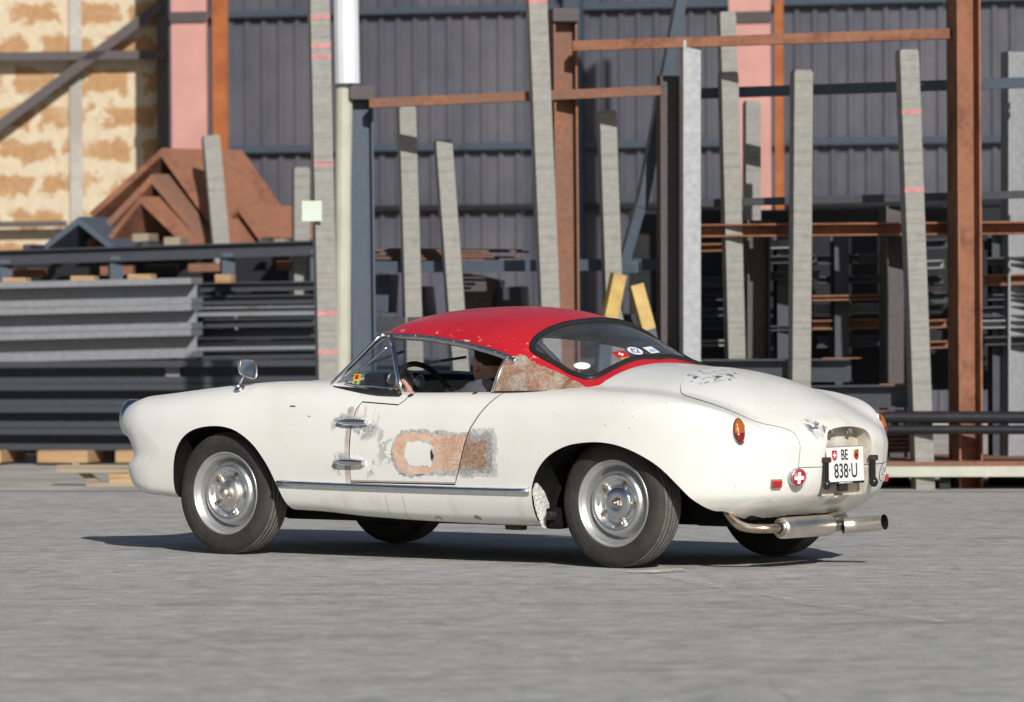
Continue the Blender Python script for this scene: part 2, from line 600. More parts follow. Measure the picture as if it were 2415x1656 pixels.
# lid: chipped front edge and a scuff over the plate
m, col, x, y, z, xd, zd, w1, w2 = paint_base('cream_paint_lid')
yd = y + (w2 - .5) * .05
blot = m.noise(26, 3, .5); b2 = m.noise(30, 2, .5, m.coord((1, 1, 1), rot=(2, 1, 1)))
reg = inv(ell_d(xd, yd, 2.62, -.20, .13, .17).step(-.03, .03))
col = m.mix(reg * blot.step(.56, .58), col, (.55, .55, .54))
col = m.mix(reg * b2.step(.62, .635), col, (.11, .12, .15))
reg2 = inv(ell_d(y + (w2 - .5) * .04, zd, -.21, .66, .06, .045).step(-.02, .02)) * x.step(2.95, 3.0)
col = m.mix(reg2 * blot.step(.5, .52), col, (.55, .55, .54))
col = m.mix(reg2 * b2.step(.58, .6), col, (.12, .13, .16))
tail_d = x.step(3.15, 3.2) * m.noise(6, 5, .65).step(.42, .7) * .4
col = m.mix(tail_d, col, (.52, .44, .32))
m.color(col); m.bump(w2 + w1 * .15, .05, .01)
M['paint_lid'] = m.m
m, col, x, y, z, xd, zd, w1, w2 = paint_base('tan_cream_recess')
col = m.mix(m.noise(7, 5, .65).step(.3, .62) * .75, col, (.42, .34, .23))  # mottled tan over the cream, on the recess walls alone
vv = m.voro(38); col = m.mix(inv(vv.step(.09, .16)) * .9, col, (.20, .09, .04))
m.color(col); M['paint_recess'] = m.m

# red hardtop with scuffs
m = Mat('red_paint_faded', .36, 0, .5)
m.b.inputs['Coat Weight'].default_value = .3; m.b.inputs['Coat Roughness'].default_value = .2
n = m.noise(3, 5, .6)
col = m.ramp(n, [(.3, (.42, .010, .018)), (.55, (.53, .016, .026)), (.75, (.55, .018, .026))])
x, y, z = m.xyz()
sc = m.noise(1, 6, .72, m.coord((18, 40, 46)))
reg = inv(((z - (x * -.115 + 1.235)).abs()).step(.02, .06)) * inv(y.step(-.5, -.4))
col = m.mix(reg * sc.step(.60, .65), col, (.70, .50, .48))
scr = m.noise(24, 6, .75)
low = x.step(2.19, 2.23) * inv(z.step(1.0, 1.05))
col = m.mix(low * scr.step(.50, .62) * .7, col, (.66, .52, .50))
col = m.mix(scr.step(.68, .72) * .7, col, (.72, .55, .52))
m.color(col); m.bump(scr, .03, .004)
M['roof'] = m.m

m = Mat('bare_rusty_metal', .62, .25, .4)
g = m.noise(70, 8, .8); b = m.noise(9, 5, .65)
c1 = m.ramp(g, [(.3, (.20, .17, .14)), (.5, (.42, .36, .30)), (.68, (.62, .58, .52))])
c2 = m.ramp(g, [(.3, (.16, .075, .045)), (.5, (.36, .20, .13)), (.7, (.56, .42, .32))])
col = m.mix(b.step(.42, .6), c1, c2)
x, y, z = m.xyz()
dv = ((x - 2.06) - (z - .87) * .25).abs()
col = m.mix(inv(dv.step(.010, .016)) * .7, col, (.22, .10, .07))
m.color(col); m.bump(g, .35, .004)
M['bare'] = m.m

def chrome(name, c=(.72, .74, .77), rough=.16, var=.2):
    m = Mat(name, rough, 1.0)
    n = m.noise(14, 5, .65)
    m.color(m.ramp(n, [(.3, tuple(q * (1 - var) for q in c)), (.6, c)]))
    m.rough(m.noise(22, 4, .6).step(.2, 1.4) * .35 + (rough - .05))
    return m.m
M['chrome'] = chrome('pitted_chrome')
M['alu'] = chrome('dull_aluminium', (.60, .60, .60), .38)
M['steel_bright'] = chrome('heat_tinted_steel', (.82, .77, .70), .38, .18)
m = Mat('heat_tinted_pipe', .28, 1.0)
n = m.noise(12, 5, .6)
m.color(m.ramp(n, [(.3, (.30, .20, .13)), (.5, (.56, .45, .34)), (.68, (.70, .62, .54))]))
M['pipe'] = m.m
m = Mat('silver_wheel_paint', .34, .72)
n = m.noise(9, 5, .6)
m.color(m.ramp(n, [(.3, (.46, .46, .46)), (.65, (.62, .62, .61))]))
M['rim'] = m.m
M['rim_bright'] = chrome('polished_wheel_metal', (.78, .78, .77), .34, .15)
m = Mat('tyre_rubber', .72, 0, .35)
n = m.noise(24, 6, .7); n2 = m.noise(5, 4)
m.color(m.mix(n2.step(.4, .7) * .6, m.ramp(n, [(.3, (.020, .018, .017)), (.7, (.042, .037, .034))]), (.065, .055, .048)))
m.bump(n, .15, .002)
M['tyre'] = m.m
m = Mat('dusty_tread', .9, 0, .2)
n = m.noise(30, 6, .7)
m.color(m.ramp(n, [(.3, (.085, .078, .07)), (.7, (.17, .16, .145))]))
M['tread'] = m.m
M['rubber'] = plain('black_rubber', (.017, .017, .018), .5, 0, .3, 20)
M['interior'] = plain('dark_trim', (.020, .020, .022), .8, 0, .3)
M['underbody'] = plain('tarred_underbody', (.010, .010, .010), .95, 0, .5, 10, .1, .3)
M['gap'] = plain('dark_seam', (.03, .025, .02), .95, 0, .3)  # dark brown cut faces of the lid and door gaps
M['headliner'] = plain('dark_headliner', (.022, .021, .020), .9, 0, .3)
M['black'] = plain('black_paint', (.012, .012, .013), .35, 0, .3, 15)
M['blackrust'] = plain('rusty_black_iron', (.045, .025, .018), .7, 0, .6, 40)
M['white'] = plain('white_enamel', (.82, .82, .80), .35, 0, .03)
M['red'] = plain('red_enamel', (.55, .012, .02), .3, 0, .1)
M['yellow'] = plain('yellow_enamel', (.75, .50, .02), .3, 0, .1)
M['ink'] = plain('black_ink', (.01, .01, .01), .4, 0, .05)
M['blue'] = plain('blue_print', (.05, .12, .35), .4, 0, .2, 30)
M['paleblue'] = plain('pale_blue_print', (.30, .50, .70), .4, 0, .2, 30)
M['green'] = plain('green_print', (.04, .30, .18), .5, 0, .1)
M['fiberglass'] = plain('raw_white_fibreglass', (.62, .61, .58), .8, 0, .45, 60, .3, .9)
M['dash'] = plain('cream_dash_paint', (.34, .35, .32), .4, 0, .08)
M['dashpad'] = plain('black_dash_pad', (.014, .016, .022), .3, 0, .3)
M['seat'] = plain('dark_seat_cloth', (.03, .028, .03), .85, 0, .3)
M['dirtmetal'] = plain('oily_metal', (.035, .030, .026), .55, .3, .5, 14)
def lens(name, c, rough=.12):
    m = Mat(name, rough, 0, .6)
    x, y, z = m.xyz()
    w = m.nt.nodes.new('ShaderNodeTexWave'); w.inputs['Scale'].default_value = 60; w.bands_direction = 'Z'
    m.nt.links.new(m.tc.outputs['Object'], w.inputs['Vector'])
    m.color(m.mix(X(m.nt, w.outputs['Fac']) * .5, c, tuple(q * .55 for q in c)))
    m.b.inputs['Subsurface Weight'].default_value = 0.0
    m.b.inputs['Coat Weight'].default_value = .8
    m.bump(X(m.nt, w.outputs['Fac']), .25, .002)
    return m.m
M['amber'] = lens('amber_lens', (.46, .115, .005)); M['redlens'] = lens('dark_red_lens', (.24, .008, .012)); M['redrefl'] = lens('red_reflector', (.48, .012, .012))
def glass(name, tint, alpha, rough=.0, dust=.0):
    """thin pane: clear straight-through part plus a mirror-like surface"""
    m = bpy.data.materials.new(name); m.use_nodes = True
    nt = m.node_tree; nt.nodes.clear()
    out = nt.nodes.new('ShaderNodeOutputMaterial')
    tr = nt.nodes.new('ShaderNodeBsdfTransparent'); tr.inputs[0].default_value = (*tint, 1)
    gl = nt.nodes.new('ShaderNodeBsdfGlossy'); gl.inputs['Roughness'].default_value = rough
    gl.inputs['Color'].default_value = (.95, .97, 1, 1)
    fr = nt.nodes.new('ShaderNodeFresnel')
    ge = nt.nodes.new('ShaderNodeNewGeometry'); io = nt.nodes.new('ShaderNodeMapRange')
    io.inputs['To Min'].default_value = 1.5; io.inputs['To Max'].default_value = 1 / 1.5   # the same pane from either side
    nt.links.new(ge.outputs['Backfacing'], io.inputs['Value']); nt.links.new(io.outputs[0], fr.inputs['IOR'])
    mx = nt.nodes.new('ShaderNodeMixShader')
    nt.links.new(fr.outputs[0], mx.inputs[0]); nt.links.new(tr.outputs[0], mx.inputs[1]); nt.links.new(gl.outputs[0], mx.inputs[2])
    df = nt.nodes.new('ShaderNodeBsdfDiffuse'); df.inputs[0].default_value = (.5, .5, .5, 1)
    mx2 = nt.nodes.new('ShaderNodeMixShader'); 
    nz = nt.nodes.new('ShaderNodeTexNoise'); nz.inputs['Scale'].default_value = 5; nz.inputs['Detail'].default_value = 6
    mp = nt.nodes.new('ShaderNodeMath'); mp.operation = 'MULTIPLY'; mp.inputs[1].default_value = dust * 2
    nt.links.new(nz.outputs['Fac'], mp.inputs[0]); nt.links.new(mp.outputs[0], mx2.inputs[0])
    nt.links.new(mx.outputs[0], mx2.inputs[1]); nt.links.new(df.outputs[0], mx2.inputs[2])
    nt.links.new(mx2.outputs[0], out.inputs['Surface'])
    return m
M['glass'] = glass('clear_pane', (.88, .90, .90), .1, 0, .02)
M['glass_tint'] = glass('dusty_rear_pane', (.66, .70, .75), .1, .01, .07)
# ================================================================== THE SETTING
m = Mat('worn_asphalt', .92, 0, .25)
g1 = m.noise(55, 8, .75); g2 = m.noise(.9, 6, .62); g3 = m.noise(1, 6, .7, m.coord((.5, 2.2, 1)))
v1 = m.voro(70)
col = m.ramp(g1, [(.28, (.18, .178, .172)), (.5, (.40, .392, .38)), (.72, (.58, .57, .55))])
col = m.mix(g2.step(.35, .68) * .55, col, (.42, .41, .395))
col = m.mix(g3.step(.48, .66) * .45, col, (.235, .227, .215))
col = m.mix(inv(v1.step(.10, .22)) * m.noise(4, 3).step(.5, .6) * .6, col, (.55, .535, .505))
spk = m.voro(19); col = m.mix(inv(spk.step(.05, .09)) * .5, col, (.12, .118, .112))
ck = m.voro(.45, m.coord((1, 1, 1)), 'DISTANCE_TO_EDGE') + (m.noise(3.0, 5, .65) - .5) * .05
col = m.mix(inv(ck.step(.002, .008)) * m.noise(.5, 3).step(.45, .6) * .3, col, (.15, .145, .138))
a1, a2, a3 = m.noise(7.5, 4, .7), m.noise(2.6, 4, .65), m.noise(16, 3, .6)
col = m.mix(a1.step(.50, .64) * .45, col, (.60, .585, .56))
col = m.mix(inv(a1.step(.36, .48)) * .36, col, (.20, .197, .19))
col = m.mix(inv(a2.step(.36, .50)) * .28, col, (.20, .196, .19))
col = m.mix(a3.step(.64, .70) * .5, col, (.68, .665, .64))
m.color(col); m.bump(g1 + v1 * .6 + a1, .55, .006)
M['asphalt'] = m.m
m = Mat('pale_concrete', .95, 0, .2)
g1 = m.noise(30, 7, .7); g2 = m.noise(1.2, 5, .6)
col = m.mix(g2.step(.35, .65), m.ramp(g1, [(.3, (.40, .375, .34)), (.7, (.54, .51, .47))]), (.34, .315, .285))
m.color(col); m.bump(g1, .4, .006)
M['concrete'] = m.m
tag(mobj('ground', mesh_from('ground', [(-300, -60, 0), (300, -60, 0), (300, 900, 0), (-300, 900, 0)], [(0, 1, 2, 3)], M['asphalt'])), kind='structure')
ap = [(-60, 46.0), (-3.2, 33.5), (0, 33.0), (3.4, 32.4), (60, 20), (60, 120), (-60, 120)]
tag(mobj('concrete_apron', mesh_from('concrete_apron', [(x, y, .004) for x, y in ap], [tuple(range(len(ap)))], M['concrete'])), kind='structure')
# worn white paint on the asphalt
m = Mat('worn_white_marking', .85, 0, .3)
x_ = m.noise(22, 6, .75)
m.color((.74, .69, .60))
al = x_.step(.36, .56)
m.nt.links.new(al.k, m.b.inputs['Alpha'])
M['marking'] = m.m
m = Mat('faint_white_marking', .9, 0, .2)
m.color((.66, .64, .60))
m.nt.links.new((m.noise(16, 6, .75).step(.40, .66) * .75).k, m.b.inputs['Alpha'])
M['marking_faint'] = m.m
def ground_poly(px, name, mat, z=.004):
    P = [on_ground(*p) for p in px]
    return tag(mobj(name, mesh_from(name, [(p[0], p[1], z) for p in P], [tuple(range(len(P)))], mat)), kind='structure')
ground_poly([(1395, 1301), (1545, 1292), (1560, 1297), (1480, 1303)], 'worn_marking', M['marking'], .006)
ground_poly([(1480, 1306), (1560, 1313), (1650, 1333), (1640, 1340), (1545, 1322)], 'worn_marking', M['marking_faint'], .005)
ground_poly([(1700, 1345), (1800, 1360), (2020, 1392), (2160, 1412), (2150, 1417), (1990, 1400), (1780, 1368)], 'worn_marking', M['marking_faint'], .005)

# ------------------------------------------------------------------ yard materials
def steelmat(name, c, rustc=(.20, .085, .04), amount=.35, rough=.62, metal=.35):
    m = Mat(name, rough, metal, .4)
    n = m.noise(3.5, 6, .65); n2 = m.noise(26, 6, .7); st = m.noise(1.0, 6, .7, m.coord((2.5, 2.5, 14)))
    base = m.ramp(n2, [(.3, tuple(q * .85 for q in c)), (.7, tuple(q * 1.15 for q in c))])
    col = m.mix((n * .6 + st * .4).step(.62 - amount * .35, .70 - amount * .1), base, m.ramp(n2, [(.3, tuple(q * .6 for q in rustc)), (.7, tuple(q * 1.4 for q in rustc))]))
    m.color(col); m.bump(n2, .2, .004)
    return m.m
M['mill'] = steelmat('mill_scale_steel', (.062, .066, .080), (.085, .060, .048), .15, .5, .3)
M['lightsteel'] = steelmat('dusty_light_steel', (.235, .243, .26), (.12, .10, .09), .15, .6, .2)
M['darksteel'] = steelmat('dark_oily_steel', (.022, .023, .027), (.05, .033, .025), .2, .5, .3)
M['bluesteel'] = steelmat('blue_grey_paint', (.060, .080, .110), (.06, .05, .05), .1, .55, .1)
M['rust'] = steelmat('orange_rust', (.27, .120, .070), (.15, .060, .034), .5, .85, 0)
M['rustbrown'] = steelmat('brown_rust', (.20, .105, .072), (.27, .11, .055), .45, .85, 0)
M['purplesteel'] = steelmat('aged_grey_brown_steel', (.095, .083, .085), (.12, .075, .058), .3, .7, .2)
M['pink'] = plain('sunlit_red_lead', (.56, .285, .25), .7, 0, .10, 3)  # red lead with the sunlit face's paleness put into its colour
M['orange'] = plain('shaded_orange_primer', (.36, .115, .035), .8, 0, .25, 5)  # same column, its shaded side put into the colour as darker orange
m = Mat('galvanised_post', .6, .25, .4)
n = m.noise(20, 5, .65); st = m.noise(1, 6, .7, m.coord((26, .6, .6)))
m.color(m.mix(st.step(.45, .70) * .65, m.ramp(n, [(.3, (.23, .225, .205)), (.7, (.30, .293, .27))]), (.13, .125, .115)))
M['post'] = m.m
m = Mat('galvanised_bright', .5, .3, .4)
n = m.noise(20, 5, .65); st = m.noise(1, 6, .7, m.coord((22, .6, .6)))
m.color(m.mix(st.step(.58, .68) * .4, m.ramp(n, [(.3, (.27, .28, .30)), (.7, (.40, .41, .43))]), (.28, .28, .29)))
M['postlight'] = m.m
m = Mat('sawn_timber', .85, 0, .3)
gr = m.noise(1, 6, .65, m.coord((2, 30, 40)))
m.color(m.ramp(gr, [(.3, (.27, .15, .07)), (.55, (.46, .30, .16)), (.75, (.58, .42, .26))]))
M['timber'] = m.m
m = Mat('grey_timber', .9, 0, .3)
gr = m.noise(1, 6, .65, m.coord((2, 30, 40)))
m.color(m.ramp(gr, [(.3, (.20, .16, .11)), (.6, (.36, .30, .22))]))
M['oldtimber'] = m.m
M['whitepipe'] = plain('white_pvc', (.66, .69, .72), .5, 0, .05, 4)
M['creampipe'] = plain('cream_plastic', (.46, .46, .38), .6, 0, .10, 6)
M['yellowpaint'] = plain('yellow_paint', (.47, .32, .10), .6, 0, .2, 9)
M['redtape'] = plain('red_tape', (.46, .20, .19), .6, 0, .2, 20)
M['papernote'] = plain('pale_green_card', (.60, .68, .58), .8, 0, .05)
m = Mat('slate_cladding', .6, .1, .4)
n = m.noise(.8, 5, .6); n2 = m.noise(1, 6, .65, m.coord((7, 7, .5))); x, y, z = m.xyz()
col = m.ramp(n, [(.32, (.056, .057, .080)), (.5, (.100, .101, .128)), (.68, (.142, .141, .162))])
col = m.mix(n2.step(.45, .7) * .5, col, (.105, .104, .102))
oi = m.nt.nodes.new('ShaderNodeObjectInfo'); rnd = X(m.nt, oi.outputs['Random'])
col = m.mix(rnd * .55, col, (.060, .064, .088))
m.color(col)
M['cladding'] = m.m
# pale rendered wall with tan patches where the render has gone
m = Mat('stained_render', .9, 0, .25)
x, y, z = m.xyz()
w = m.noise(2.0, 5, .65); w2 = m.noise(5, 5, .7, m.coord((1, 1, 1), rot=(1, 1, 0)))
br = m.nt.nodes.new('ShaderNodeTexBrick'); br.offset = .5
br.inputs['Scale'].default_value = 1.0; br.inputs['Brick Width'].default_value = .56; br.inputs['Row Height'].default_value = .30
br.inputs['Mortar Size'].default_value = .085; br.inputs['Mortar Smooth'].default_value = .6
cb = m.nt.nodes.new('ShaderNodeCombineXYZ')
m.nt.links.new((x + (w - .5) * .85).k, cb.inputs[0]); m.nt.links.new((z + (w2 - .5) * .36).k, cb.inputs[1])
m.nt.links.new(cb.outputs[0], br.inputs['Vector'])
bf = X(m.nt, br.outputs['Fac'])
pat = inv(bf) * m.noise(1.1, 4, .6).step(.28, .48)
n3 = m.noise(14, 6, .7)
fl = m.noise(1, 4, .6, m.coord((1.5, 1.5, 34)))
pale = m.ramp(n3, [(.3, (.50, .41, .28)), (.7, (.62, .54, .41))])
tan = m.ramp(n3, [(.3, (.34, .185, .085)), (.7, (.47, .29, .15))])
col = m.mix(pat, pale, tan)
col = m.mix(fl.step(.55, .7) * .25, col, (.62, .55, .42))
m.color(col); m.bump(n3, .3, .01)
M['render'] = m.m

# ------------------------------------------------------------------ yard builders
RY, RS = 33.7, .20
def R(vx, vy, off=0.0): return Vector(on_yard(vx, vy, RY + off, RS))
def prof_sweep(name, A, B, poly, mat, parent=None, up=(0, 0, 1)):
    """polygon (side, up) swept from A to B"""
    A, B = Vector(A), Vector(B); L = (B - A).length
    t = (B - A).normalized(); s = t.cross(Vector(up)).normalized(); u = s.cross(t)
    me = bpy.data.meshes.new(name)
    n = len(poly)
    v = [(0, p[0], p[1]) for p in poly] + [(L, p[0], p[1]) for p in poly]
    f = [tuple(range(n)), tuple(range(2 * n - 1, n - 1, -1))] + [(i, n + i, n + (i + 1) % n, (i + 1) % n) for i in range(n)]
    me.from_pydata(v, [], f); me.materials.append(mat)
    bm = bmesh.new(); bm.from_mesh(me); bmesh.ops.recalc_face_normals(bm, faces=bm.faces[:]); bm.to_mesh(me); bm.free()
    o = mobj(name, me, parent)
    mw = Matrix((t, -s, u)).transposed().to_4x4(); mw.translation = A
    o.matrix_world = mw if parent is None else parent.matrix_world.inverted() @ mw
    if parent is not None: o.matrix_local = parent.matrix_world.inverted() @ mw
    return o
def ibeam(h, w, tf=.012, tw=.009):
    a, b = h / 2, w / 2
    return [(-b, -a), (b, -a), (b, -a + tf), (tw, -a + tf), (tw, a - tf), (b, a - tf), (b, a), (-b, a), (-b, a - tf), (-tw, a - tf), (-tw, -a + tf), (-b, -a + tf)]
def chan(h, w, t=.010):
    a = h / 2   # open towards -side
    return [(0, -a), (w, -a), (w, -a + t), (t, -a + t), (t, a - t), (w, a - t), (w, a), (0, a)]
def rect(h, w): return [(-w / 2, -h / 2), (w / 2, -h / 2), (w / 2, h / 2), (-w / 2, h / 2)]
def octo(r, n=14): return [(r * math.cos(2 * math.pi * k / n), r * math.sin(2 * math.pi * k / n)) for k in range(n)]
VPM = FPX / VS / 33.7                                     # view pixels per metre at the racks
def to_floor(A, B):
    A, B = Vector(A), Vector(B)
    return A + (B - A) * (A.z / (A.z - B.z)) if A.z > B.z else Vector((B.x, B.y, 0))
def row_beam(name, x0, y0, x1, y1, off, h, w, mat, label, cat='beam', group=None, kind='i', slope_off=0.0):
    """a beam seen from the side between two picture points (points on its mid height)"""
    A, B = R(x0, y0, off), R(x1, y1, off + slope_off)
    sc = (RY + off) / RY; h, w = h * sc, w * sc
    poly = dict(i=ibeam(h, w), t=ibeam(h, w, .042 * sc, .010), c=chan(h, w), r=rect(h, w), o=octo(h / 2))[kind]
    return tag(prof_sweep(name, A, B, poly, mat), label, cat, group)
def post(name, xt, yt, xb, yb, wpx, off, mat, label, group=None, kind='r', cat='post', depth=None):
    A, B = R(xt, yt, off), R(xb, yb, off)
    G = to_floor(A, B)
    w = wpx / VPM * (1 + off / 33.7)
    poly = dict(r=rect(depth or w, w), i=ibeam(w, depth or w, .014, .010), h=[(q[1], q[0]) for q in ibeam(depth or w, w, .014, .010)])[kind]
    d = (A - G).normalized()
    up = Vector((.2, -1, 0))
    o = prof_sweep(name, G - d * .02, A, poly, mat, None, up)
    return tag(o, label, cat, group)
# ------------------------------------------------------------------ sheds behind
FY, FS = 47.0, .30
def Fp(vx, vy, off=0.0): return Vector(on_yard(vx, vy, FY + off, FS))
f_left, f_right = Fp(498, 600), Fp(2324, 600)
fdir = Vector((1, -FS, 0)).normalized(); fn_ = Vector((-FS, -1, 0)).normalized()
shed = empty('steel_shed', (f_left.x, f_left.y, 0), math.atan2(fdir.y, fdir.x), 'long shed clad in dark slate grey ribbed sheets behind the racks', 'shed')
pitch, ribs_n, SH = .165, 6, 7.0
prof = []
for k in range(ribs_n):
    x0 = k * pitch
    prof += [(x0, 0), (x0 + .100, 0), (x0 + .115, -.035), (x0 + .150, -.035)]
prof.append((ribs_n * pitch, 0))
pv = [(x, y, z) for z in (0.0, SH) for x, y in prof]
npf = len(prof)
pf = [(i, i + 1, npf + i + 1, npf + i) for i in range(npf - 1)]
pm = mesh_from('cladding_sheet', pv, pf, M['cladding'])
PW = ribs_n * pitch
for i in range(-1, 17):
    o = mobj('cladding_sheet', pm, shed); o.location = (i * (PW + .002), .004 * (i % 2), .12)
def shed_z(vy, vx=1200): return Fp(vx, vy).z
for (vy, h, mm, dep) in ((30, .060, 'bluesteel', .05), (338, .065, 'bluesteel', .05), (475, .05, 'darksteel', .05)):
    g = MB().box((PW * 7.5, -.075, shed_z(vy, 700)), (PW * 18, dep, h)).build('girt', M[mm], shed)
MB().box((PW * 7.5, -.02, .08), (PW * 18, .12, .16)).build('plinth', M['concrete'], shed)
for k in (3.55, 9.4, 13.2):
    MB().box((k * PW, -.14, SH / 2), (.16, .14, SH)).build('shed_column', M['bluesteel'], shed)
MB().box((PW * 7.5, 3.0, SH + .10), (PW * 18, 6.2, .12)).build('shed_roof', M['cladding'], shed)

# pale stained wall at the left
WSL = -.13
wl = Vector(on_yard(-1100, 500, 45.0, WSL)); wr = Vector(on_yard(384, 500, 45.0, WSL))
wlen = (wr - wl).length
wall = empty('rendered_building', (wl.x, wl.y, 0), math.atan2(wr.y - wl.y, wr.x - wl.x), 'sunlit beige rendered building with tan stains and dark bracing', 'building')
MB().box((wlen / 2, 1.5, 3.0), (wlen, 3.0, 6.0)).build('wall', M['render'], wall)
MB().box((wlen - .05, -.05, 3.0), (.10, .14, 6.0)).build('corner_mullion', M['purplesteel'], wall)
def wall_loc(vx, vy):
    p = Vector(on_yard(vx, vy, 45.0, WSL)); return wall.matrix_world.inverted() @ p
bpy.context.view_layer.update()
def brace(a, b, t, name):
    A, B = wall_loc(*a), wall_loc(*b); A.y = B.y = -.16
    d = B - A
    MB().box((A + B) / 2, (d.length, .08, t), Matrix.Rotation(-math.atan2(d.z, d.x), 3, 'Y')).build(name, M['purplesteel'], wall)
brace((-1000, 144), (375, 126), .075, 'horizontal_brace')
brace((-120, 375), (362, 14), .085, 'diagonal_brace')
brace((-1000, 524), (150, 508), .05, 'horizontal_brace')
for vx in (-760, -520, -290, -60, 172):
    p = wall_loc(vx, 300)
    MB().box((p.x, -.02, 3.0), (.11, .05, 5.9)).build('pilaster', M['concrete'], wall)

# red-lead columns
def red_column(vx0, vx1, vx2, vyb, off, label):
    A, B = Vector(on_yard(vx0, 300, 42.0 + off, .30)), Vector(on_yard(vx1, 300, 42.0 + off, .30))
    w = (B - A).length
    c = (A + B) / 2
    e = empty('red_column', (c.x, c.y, 0), math.atan2(B.y - A.y, B.x - A.x), label, 'column', 'red-lead columns in front of the shed')
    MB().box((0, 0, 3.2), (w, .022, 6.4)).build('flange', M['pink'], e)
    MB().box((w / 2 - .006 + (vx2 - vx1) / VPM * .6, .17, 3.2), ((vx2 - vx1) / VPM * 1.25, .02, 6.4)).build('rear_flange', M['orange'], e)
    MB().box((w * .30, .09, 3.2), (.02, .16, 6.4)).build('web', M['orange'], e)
    zc = Vector(on_yard(vx0, 40, 42.0 + off, .30)).z
    MB().box((0, -.02, zc), (w * 1.02, .02, .09)).build('splice_plate', M['purplesteel'], e)
    MB().box((0, .08, .02), (w * 1.6, .40, .04)).build('base_plate', M['rustbrown'], e)
red_column(391, 470, 508, 335, 0, 'pink steel column standing beside the beige building')
red_column(1656, 1750, 1770, 480, 0, 'pink steel column standing in front of the slate shed, away from the beige building')

# ------------------------------------------------------------------ left rack with the beam stacks
L0 = 4.3                                                  # this row stands further back, beyond the trestle
g_long = 'long dark beams at the foot of the left stack'
rows = [(846, 842, .150), (896, 894, .146), (945, 944, .144), (995, 994, .146)]
lab = ['dark wide beam with a welded stiffener, topmost of the long row behind the fender', 'dark long beam, second from the top behind the fender', 'dark long beam with a rusty flange, third from the top behind the fender', 'dark long beam lying right on the timber sleepers']
for i, (ya, yb, h) in enumerate(rows):
    b = row_beam('steel_beam', -120, ya, 1420, yb - 4 + 3 * i, L0, h, .28, M['mill'], lab[i], 'beam', None, 't')
    if i == 0:
        q = b.matrix_world.inverted() @ R(397, 846, L0)
        MB().box((q.x, q.y - .06, 0), (.11, .012, h * 1.1 - .026)).build('stiffener', M['lightsteel'], b)
for i, (ya, yb, h) in enumerate(((670, 660, .175), (729, 718, .165), (790, 779, .190))):
    row_beam('light_beam', -120, ya + 3, 447, yb, L0 + .02, h, .30, M['lightsteel'], ['pale grey dusty beam carrying the timber blocks, top of its stack', 'pale grey dusty beam in the middle of its stack of three', 'pale grey dusty beam at the bottom of its stack of three'][i], 'beam', None, 't')
rr = random.Random(11)
for i, yy in enumerate((652, 682, 708, 734, 760, 786, 806)):
    row_beam('channel', 452 + rr.uniform(-8, 20), yy, 735 + rr.uniform(-25, 30), yy - 4, L0 + .45 + rr.uniform(0, .2), .062, .10, M['lightsteel' if i in (2, 5) else 'mill'], ('pale' if i in (2, 5) else 'dark') + ' short channel, ' + ('topmost', 'second', 'third', 'fourth', 'fifth', 'sixth', 'lowest')[i] + ' in the stack by the tall taped post', 'channel', 'short channels in the stack', 'i')
# timber blocks
def block(vx, vy, w, h, off, mat, label, group, d=.14, name='timber_block'):
    c = R(vx, vy, off)
    o = MB().box((0, 0, 0), (w, d, h), bevel=.006).build(name, mat); o.location = c; o.rotation_euler = (0, 0, -math.atan(RS) + rr.uniform(-.04, .04))
    return tag(o, label, 'timber', group)
for vx, vy, nth in ((38, 645, 'third'), (192, 641, 'second'), (322, 637, 'first')):
    block(vx, vy - 4, .185, .07, L0, M['timber'], 'small sawn timber block on the top pale beam, ' + nth + ' from its open end', 'timber blocks on the pale beams')
block(511, 633, .125, .065, L0 + .4, M['timber'], 'small sawn timber block lying on the short channels', None)
for vx, vy, w, nth in ((-12, 1034, .30, 'third'), (170, 1034, .40, 'second'), (312, 1034, .18, 'first')):
    block(vx, vy, w, .092, L0, M['timber'], 'orange timber sleeper end under the lowest long beam, ' + nth + ' from the nose', 'sleeper ends under the long beams', .6)
tr_ = empty('timber_trestle', tuple(R(250, 1112, .0))[:2] + (0,), -math.atan(RS), 'low weathered timber trestle under the long beams by the nose', 'trestle')
zt = R(250, 1064).z
MB().box((0, 0, zt), (.72, .16, .055), bevel=.006).build('top_plank', M['oldtimber'], tr_)
MB().box((.14, 0, zt / 2 - .014), (.26, .15, zt - .03), bevel=.008).build('block', M['timber'], tr_)
MB().box((-.14, .0, zt / 2), (.30, .03, .05), Matrix.Rotation(RAD(38), 3, 'Y')).build('brace', M['oldtimber'], tr_)
MB().box((.10, 0, .014), (.5, .16, .03), bevel=.004).build('foot', M['oldtimber'], tr_)
for vx, nth in ((-90, 'beyond the trestle'), (620, 'hidden behind the front wheel'), (1010, 'hidden behind the door')):
    g = R(vx, 1060, L0 + .05)
    o = MB().box((0, 0, 0), (.30, .5, .11), bevel=.01).build('sleeper_stack', M['timber']); o.location = (g.x, g.y, .055); o.rotation_euler = (0, 0, -.2)
    tag(o, 'stout timber sleeper under the long beams, ' + nth, 'timber', 'sleepers carrying the long beams')
